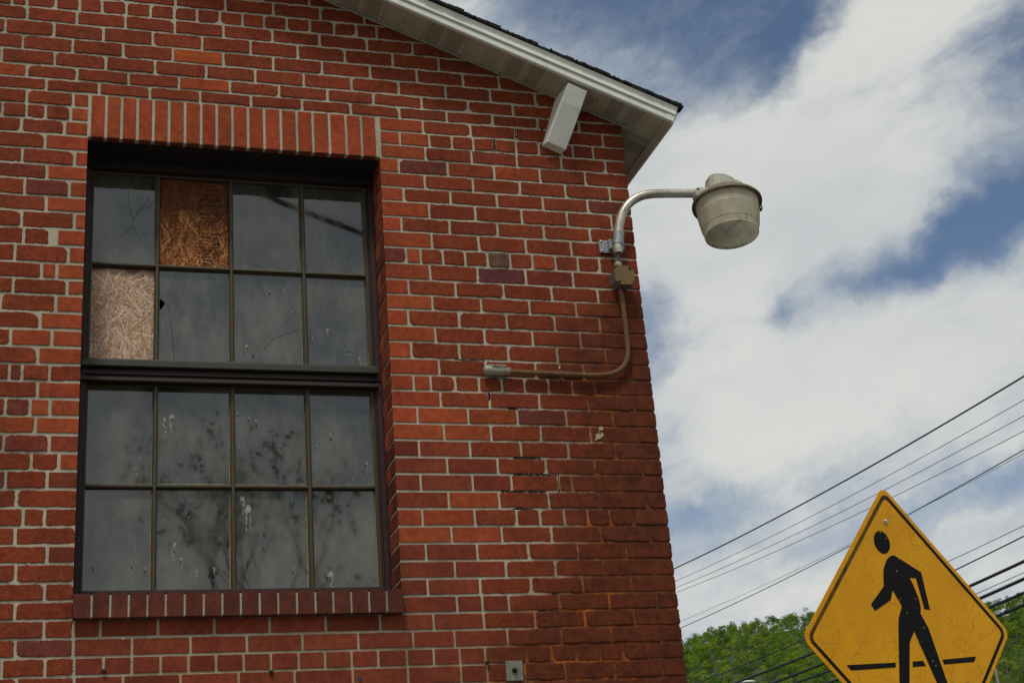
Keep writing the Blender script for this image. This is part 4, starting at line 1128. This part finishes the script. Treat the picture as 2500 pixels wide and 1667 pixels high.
def plate(mb, pts, y0, y1, mi=0):
    n = len(pts); vs = [(x, y0, z) for x, z in pts] + [(x, y1, z) for x, z in pts]
    mb.add(vs, [list(range(n)), list(range(n, 2 * n))[::-1]] + [(i, (i + 1) % n, n + (i + 1) % n, n + i) for i in range(n)], mi)
HB = .5395
p = MB(); plate(p, diamond(HB, .036), 0, .0022); build_local(p, 'panel', M_SIGN, sg)
p = MB(); o_ = diamond(HB - .0225, .030); i_ = diamond(HB - .0425, .020); n = len(o_)
p.add([(x, -.0007, z) for x, z in o_] + [(x, -.0007, z) for x, z in i_], [(k, (k + 1) % n, n + (k + 1) % n, n + k) for k in range(n)])
build_local(p, 'border', M_SIGNB, sg)
def poly(mb, pts, y=-.0008): mb.add([(x, y, z) for x, z in pts], [list(range(len(pts)))])
p = MB()
head = [(-.0493 + .0405 * cos(2 * pi * k / 40), .3305 + .0415 * sin(2 * pi * k / 40)) for k in range(40)]; poly(p, head)
body = [(-.0067, .2841), (.0062, .2824), (.1276, .2234), (.1342, .0873), (.1047, .0912), (.0925, .2020), (.0604, .2032), (.0715, .178), (.0792, .1529), (.0848, .135), (.0872, .1163), (.0870, .095), (.0793, .0764),
  (.1071, .0209), (.1446, -.1567), (.1560, -.2080), (.1180, -.2300), (.0926, -.1694), (.0275, .0132), (-.0067, -.0240), (-.0495, -.1644), (-.0720, -.2450), (-.1270, -.2450), (-.1035, -.1762), (-.0521, .0234), (-.0400, .0600), (-.0111, .1011), (-.0184, .1169), (-.0427, .1585),
  (-.0625, .1239), (-.1529, .0866), (-.1670, .1097), (-.0846, .1729), (-.0780, .2000), (-.0717, .2254), (-.0620, .2430), (-.0508, .2575), (-.0390, .2700), (-.0290, .2760), (-.018, .2815)]
poly(p, body)
for q in ([(-.343, -.0937), (-.0985, -.092), (-.1032, -.1084), (-.3246, -.112)], [(-.0114, -.091), (.0434, -.0894), (.0524, -.1082), (-.0163, -.1097)], [(.1448, -.0886), (.3324, -.0822), (.3141, -.1013), (.1497, -.1057)],
          [(-.262, -.178), (-.125, -.177), (-.130, -.194), (-.245, -.196)], [(.160, -.176), (.262, -.172), (.246, -.190), (.166, -.192)]): poly(p, q, -.0009)
build_local(p, 'walking_figure', M_SIGNK, sg)
for z in (.4069, -.395):
    p = MB(); p.lathe([(.0001, -.0085), (.0045, -.008), (.0062, -.0062), (.0065, -.0022), (.0095, -.0018), (.0098, -.0002)], 12, xf=lambda v, z=z: Vector((-.0097 + v.x, v.z, z + v.y)), smooth=False); build_local(p, 'bolt', M_BOLT, sg)
p = MB()
for a, b_ in (((-.038, .003, -2.46), (-.022, .0055, .45)), ((.002, .003, -2.46), (.018, .0055, .45)), ((-.0225, .0055, -2.46), (-.0205, .030, .45)), ((.0005, .0055, -2.46), (.0025, .030, .45)), ((-.0225, .0300, -2.46), (.0025, .0325, .45))): p.box(a, b_)
build_local(p, 'post', M_GALV, sg)

# ------------------------------------------------------------------ overhead lines running up the street at x = 14
WIRES = [('thick black overhead cable, topmost of the lines beside the building', (26.84, 9.29), (12.76, 8.85), .0150, M_WIRE),
 ('thin grey overhead wire, second line from the top', (26.84, 8.99), (12.88, 8.51), .0060, M_WIREG), ('thin grey overhead wire, third line from the top', (26.79, 8.83), (12.96, 8.28), .0060, M_WIREG),
 ('thin grey overhead wire, fourth line from the top', (26.82, 8.72), (13.04, 8.06), .0060, M_WIREG), ('very thin wire riding just above the fifth, thicker black line', (26.85, 8.03), (13.15, 7.74), .0040, M_WIREG),
 ('black overhead line passing behind the upper part of the yellow sign', (26.89, 7.88), (13.13, 7.79), .0085, M_WIRE), ('thin dark wire above the bundle of thick cables', (26.82, 6.88), (13.51, 6.70), .0058, M_WIRE),
 ('medium black wire just above the bundle of thick cables', (26.47, 6.51), (13.57, 6.55), .0115, M_WIRE), ('uppermost of the very thick black communication cables', (24.48, 6.17), (13.69, 6.19), .0265, M_WIRE),
 ('thin wire between the two uppermost very thick cables', (22.83, 5.99), (13.75, 6.03), .0060, M_WIRE), ('second very thick black communication cable from the top', (22.84, 5.87), (13.78, 5.94), .0275, M_WIRE),
 ('third very thick black communication cable from the top', (21.87, 5.70), (13.85, 5.74), .0250, M_WIRE), ('lowest of the very thick black communication cables', (20.72, 5.48), (13.91, 5.57), .0265, M_WIRE)]
for wi, (lab, (ya, za), (yb, zb), r, mat) in enumerate(WIRES):
    q = .0022; pts = []
    for i in range(60):
        y = 2 + (46 - 2) * i / 59
        z = zb + (za - zb) * (y - yb) / (ya - yb) + q * (y - ya) * (y - yb)
        pts.append((14.0, y, z))
    w_ = MB(); w_.tube(pts, r, 8)
    if r > .017:      # lashing and spacer rings on the messenger
        for y in np.arange(4, 44, 1.9 + wi * .13):
            z = zb + (za - zb) * (y - yb) / (ya - yb) + q * (y - ya) * (y - yb); w_.tube([(14, y - .03, z + .004), (14, y + .03, z + .004)], r * 1.35, 8)
    tag(w_.build('overhead_wire', mat), lab, 'wire', 'overhead lines running beside the building')
    if wi == 8:
        sp3 = MB(); y = 14.6; z = zb + (za - zb) * (y - yb) / (ya - yb) + q * (y - ya) * (y - yb)
        sp3.tube([(14, y - .9, z + .012), (14, y - .5, z + .03), (14, y - .25, z + .015)], .013, 8)
# cable on the near side, behind the viewer, that shows in the upper panes
cb = MB(); A, B = Vector((1.047, -3.07, 6.268)), Vector((1.761, -3.07, 6.010)); d = (B - A)
pts = [A + d * s_ + Vector((0, 0, .02 * (s_ - .5) ** 2)) for s_ in np.linspace(-.05, 1.02, 30)]
cb.tube([p + Vector((0, 0, 0)) for p in pts] , [.0035 + .0045 * sin(pi * min(1, max(0, (i / 29) * .9 + .05))) for i in range(30)], 8) if False else None
far_a = A + d * -6; far_b = B + d * 5
cb.tube([far_a.lerp(far_b, i / 30) for i in range(31)], .017, 8)
tag(cb.build('overhead_wire', M_WIRE), 'service cable seen as a dark line reflected in the upper right panes', 'wire')
# ------------------------------------------------------------------ ground and street
gd = MB(); gd.add([(-1500, -1500, 0), (2500, -1500, 0), (2500, 3000, 0), (-1500, 3000, 0)], [(0, 1, 2, 3)]); tag(gd.build('ground', M_SOIL), kind='structure')
gd = MB(); gd.add([(-400, -14, .004), (700, -14, .004), (700, -2.6, .004), (-400, -2.6, .004)], [(0, 1, 2, 3)]); gd.add([(4.2, -2.6, .004), (12.6, -2.6, .004), (12.6, 300, .004), (4.2, 300, .004)], [(0, 1, 2, 3)]); tag(gd.build('road', M_ASPH), kind='structure')
gd = MB(); gd.box((-60, -2.6, 0.0), (4.05, -.02, .12)); gd.box((2.45, -.02, 0.0), (4.05, 60, .12)); tag(gd.build('pavement', M_CONC), kind='structure')

# ------------------------------------------------------------------ wooded hill beyond the street
ELP = [(10, 7.5), (16, 8.4), (20, 8.9), (23.5, 9.65), (25, 10.0), (27.3, 10.2), (29, 10.25), (31, 10.1), (33, 9.9), (35, 9.72), (36.3, 9.85), (40, 9.9), (50, 9.4), (60, 8.8)]
AZs = np.array([a for a, e in ELP]); ELs = np.array([e - .28 for a, e in ELP])
R_T, R_B = 900., 450.
def ridge(az): return math.tan(radians(float(np.interp(az, AZs, ELs)))) * R_T + 1.6
def hillz(az, r):
    u = (r - R_B) / (R_T - R_B)
    top = ridge(az)
    if u <= 0: return 0.
    if u <= 1: return top * (u ** .92) * (1 + .05 * sin(az * .9 + u * 5) * (1 - u) * u * 4)
    return top * max(0., 1 - (u - 1) * .8)
hm = MB(); na, nr = 60, 26
for i in range(na + 1):
    az = 8 + 54 * i / na
    for j in range(nr + 1):
        r = R_B + (1500 - R_B) * (j / nr) ** 1.3
        hm.v.append((CPOS.x + r * sin(radians(az)), CPOS.y + r * cos(radians(az)), hillz(az, r) - .2))
for i in range(na):
    for j in range(nr):
        a = i * (nr + 1) + j; hm.f.append([a, a + nr + 1, a + nr + 2, a + 1]); hm.mi.append(0); hm.c.append((1, 1, 1)); hm.r.append(0.); hm.sm.append(True)
tag(hm.build('hill', M_SOIL), kind='structure')
def crowns(name, trees, per, leaf):
    V = []; Cc = []
    for (x, y, z, h, rad, col) in trees:
        nl = rng.integers(5, 9)
        lob = np.column_stack([rng.normal(0, rad * .42, nl), rng.normal(0, rad * .42, nl), h * .62 + rng.normal(0, h * .16, nl)])
        lr = rad * rng.uniform(.38, .62, nl)
        k = rng.integers(0, nl, per)
        d = rng.normal(size=(per, 3)); d /= np.linalg.norm(d, axis=1)[:, None]
        d[:, 2] = np.abs(d[:, 2]) * rng.choice([1, 1, 1, -1], per)
        P = lob[k] + d * (lr[k] * rng.uniform(.72, 1.08, per))[:, None] + np.array([x, y, z])
        s = leaf * rng.uniform(.55, 1.25, per)
        n = d + rng.normal(0, .28, (per, 3)); n /= np.linalg.norm(n, axis=1)[:, None]
        a = np.cross(n, rng.normal(size=(per, 3))); a /= np.linalg.norm(a, axis=1)[:, None]; b = np.cross(n, a)
        q = np.stack([P - a * s[:, None], P - b * s[:, None] * .6, P + a * s[:, None], P + b * s[:, None] * .7], 1)
        V.append(q.reshape(-1, 3)); v = rng.uniform(.75, 1.2, per)
        Cc.append(np.array(col)[None, :] * v[:, None])
    V = np.concatenate(V); Cc = np.concatenate(Cc); nq = len(V) // 4
    me = bpy.data.meshes.new(name); me.vertices.add(len(V)); me.vertices.foreach_set('co', V.astype(np.float32).ravel())
    me.loops.add(nq * 4); me.loops.foreach_set('vertex_index', np.arange(nq * 4, dtype=np.int32))
    me.polygons.add(nq); me.polygons.foreach_set('loop_start', np.arange(0, nq * 4, 4, dtype=np.int32)); me.polygons.foreach_set('loop_total', np.full(nq, 4, dtype=np.int32))
    me.materials.append(M_LEAF); a = me.attributes.new('bcol', 'FLOAT_VECTOR', 'FACE'); a.data.foreach_set('vector', Cc.astype(np.float32).ravel())
    me.update(); me.validate(); o = bpy.data.objects.new(name, me); COL.objects.link(o); return o
PALG = [(.18, .31, .014), (.14, .27, .016), (.23, .34, .018), (.09, .19, .018), (.20, .28, .03), (.12, .18, .035), (.25, .32, .055)]
tr = []
r = R_T + 14
while r > 560:
    step = 6.2
    az = 19.5
    while az < 41:
        rr = r + rng.uniform(-4, 4); aa = az + rng.uniform(-.25, .25)
        h = rng.uniform(6.5, 9.0); rad = rng.uniform(2.8, 4.2)
        c = PALG[rng.integers(0, 7)] if rng.random() < .75 else PALG[int((math.sin(az * 1.3) + 1) * 3) % 7]
        if r < 690: c = tuple(np.array(c) * np.array([1.15, 1.0, 1.2]))
        tr.append((CPOS.x + rr * sin(radians(aa)), CPOS.y + rr * cos(radians(aa)), hillz(aa, rr) - 2, h, rad, c))
        az += math.degrees(step / r) * rng.uniform(.75, 1.2)
    r -= 10.0
wd = crowns('woodland', tr, 420, .36)
tag(wd, 'fresh green spring woodland covering the distant hillside', 'woodland', kind='stuff')
print('trees', len(tr))

# pole and street light far down the road
ut = empty('utility_pole', (62.07, 84.3, 0), 'slim pale pole standing far off beyond the right edge of the sign', 'pole')
p = MB(); p.tube([(62.07, 84.3, 0), (62.07, 84.3, 15.75)], [.15, .085], 12); p.build('shaft', M_POLE, ut)
p = MB(); p.bbox((61.1, 84.22, 13.6), (63.0, 84.36, 13.75), .01); p.build('crossarm', M_POLE, ut)
sl = empty('street_lamp', (23.6, 48.2, 0), 'small grey street light head showing at the bottom edge over the trees', 'street lamp')
p = MB(); p.tube([(23.6, 48.2, 0), (23.6, 48.2, 8.9)], [.11, .08], 12); p.build('pole', M_GALV, sl)
p = MB(); p.tube(smoothpath([(23.6, 48.2, 8.6), (24.2, 48.2, 9.35), (25.2, 48.2, 9.78), (25.65, 48.2, 9.83)], 5), .035, 8); p.build('arm', M_GALV, sl)
p = MB(); p.lathe([(.0001, 0), (.05, .02), (.09, .10), (.11, .26), (.09, .42), (.04, .50), (.0001, .51)], 16, xf=lambda v: Vector((25.60 + v.z, 48.2 + v.x, 9.86 + v.y * .5))); p.build('head', M_WHITE, sl)

# ------------------------------------------------------------------ trees across the street behind the viewer (mirrored in the panes)
def branch_tree(name, base, H, label, seed, leafy=.5):
    rr = random.Random(seed); root = empty(name, base, label, 'tree', 'trees mirrored in the window')
    tk = MB(); tips = []
    def grow(p, d, L, r, lev):
        n = 4; pts = [p]
        for i in range(n):
            d = (d + Vector((rr.gauss(0, .13), rr.gauss(0, .13), rr.gauss(0, .08) + .03))).normalized(); p = p + d * (L / n); pts.append(p)
        tk.tube(pts, [r * (1 - .45 * i / n) for i in range(n + 1)], 6 if lev < 2 else 4, caps=False)
        if lev >= 4: tips.append((p, d)); return
        for _ in range(3 if lev < 2 else rr.choice([2, 3])):
            a = rr.uniform(0, 2 * pi); sp = rr.uniform(.35, .85)
            nd = (d + Vector((cos(a) * sp, sin(a) * sp, rr.uniform(-.1, .3)))).normalized()
            grow(pts[rr.choice([2, 3, 4])], nd, L * rr.uniform(.6, .8), r * .52, lev + 1)
        tips.append((p, d))
    b = Vector(base); grow(b, Vector((0, 0, 1)), H * .38, H * .014, 0)
    tk.build('trunk', M_BARK, root)
    lf = MB()
    for (p, d) in tips:
        if rr.random() > leafy: continue
        for _ in range(26):
            c = p + Vector((rr.gauss(0, .2), rr.gauss(0, .2), rr.gauss(0, .18))); s_ = rr.uniform(.03, .065)
            u = Vector((rr.gauss(0, 1), rr.gauss(0, 1), rr.gauss(0, 1))).normalized(); w = u.orthogonal().normalized()
            g_ = rr.uniform(.7, 1.2)
            lf.add([tuple(c - u * s_), tuple(c - w * s_ * .6), tuple(c + u * s_), tuple(c + w * s_ * .6)], [(0, 1, 2, 3)], 0, (.05 * g_, .085 * g_, .018 * g_))
    lf.build('crown', M_LEAF, root, attrs=True)
branch_tree('tree', (1.5, -12.6, 0), 7.6, 'thin-leaved tree mirrored in the middle lower panes', 4, .5)
branch_tree('tree', (3.4, -13.2, 0), 7.8, 'branching tree mirrored in the right lower panes', 9, .45)
branch_tree('tree', (.1, -13.5, 0), 6.0, 'low bare tree mirrored at the bottom left of the window', 21, .3)
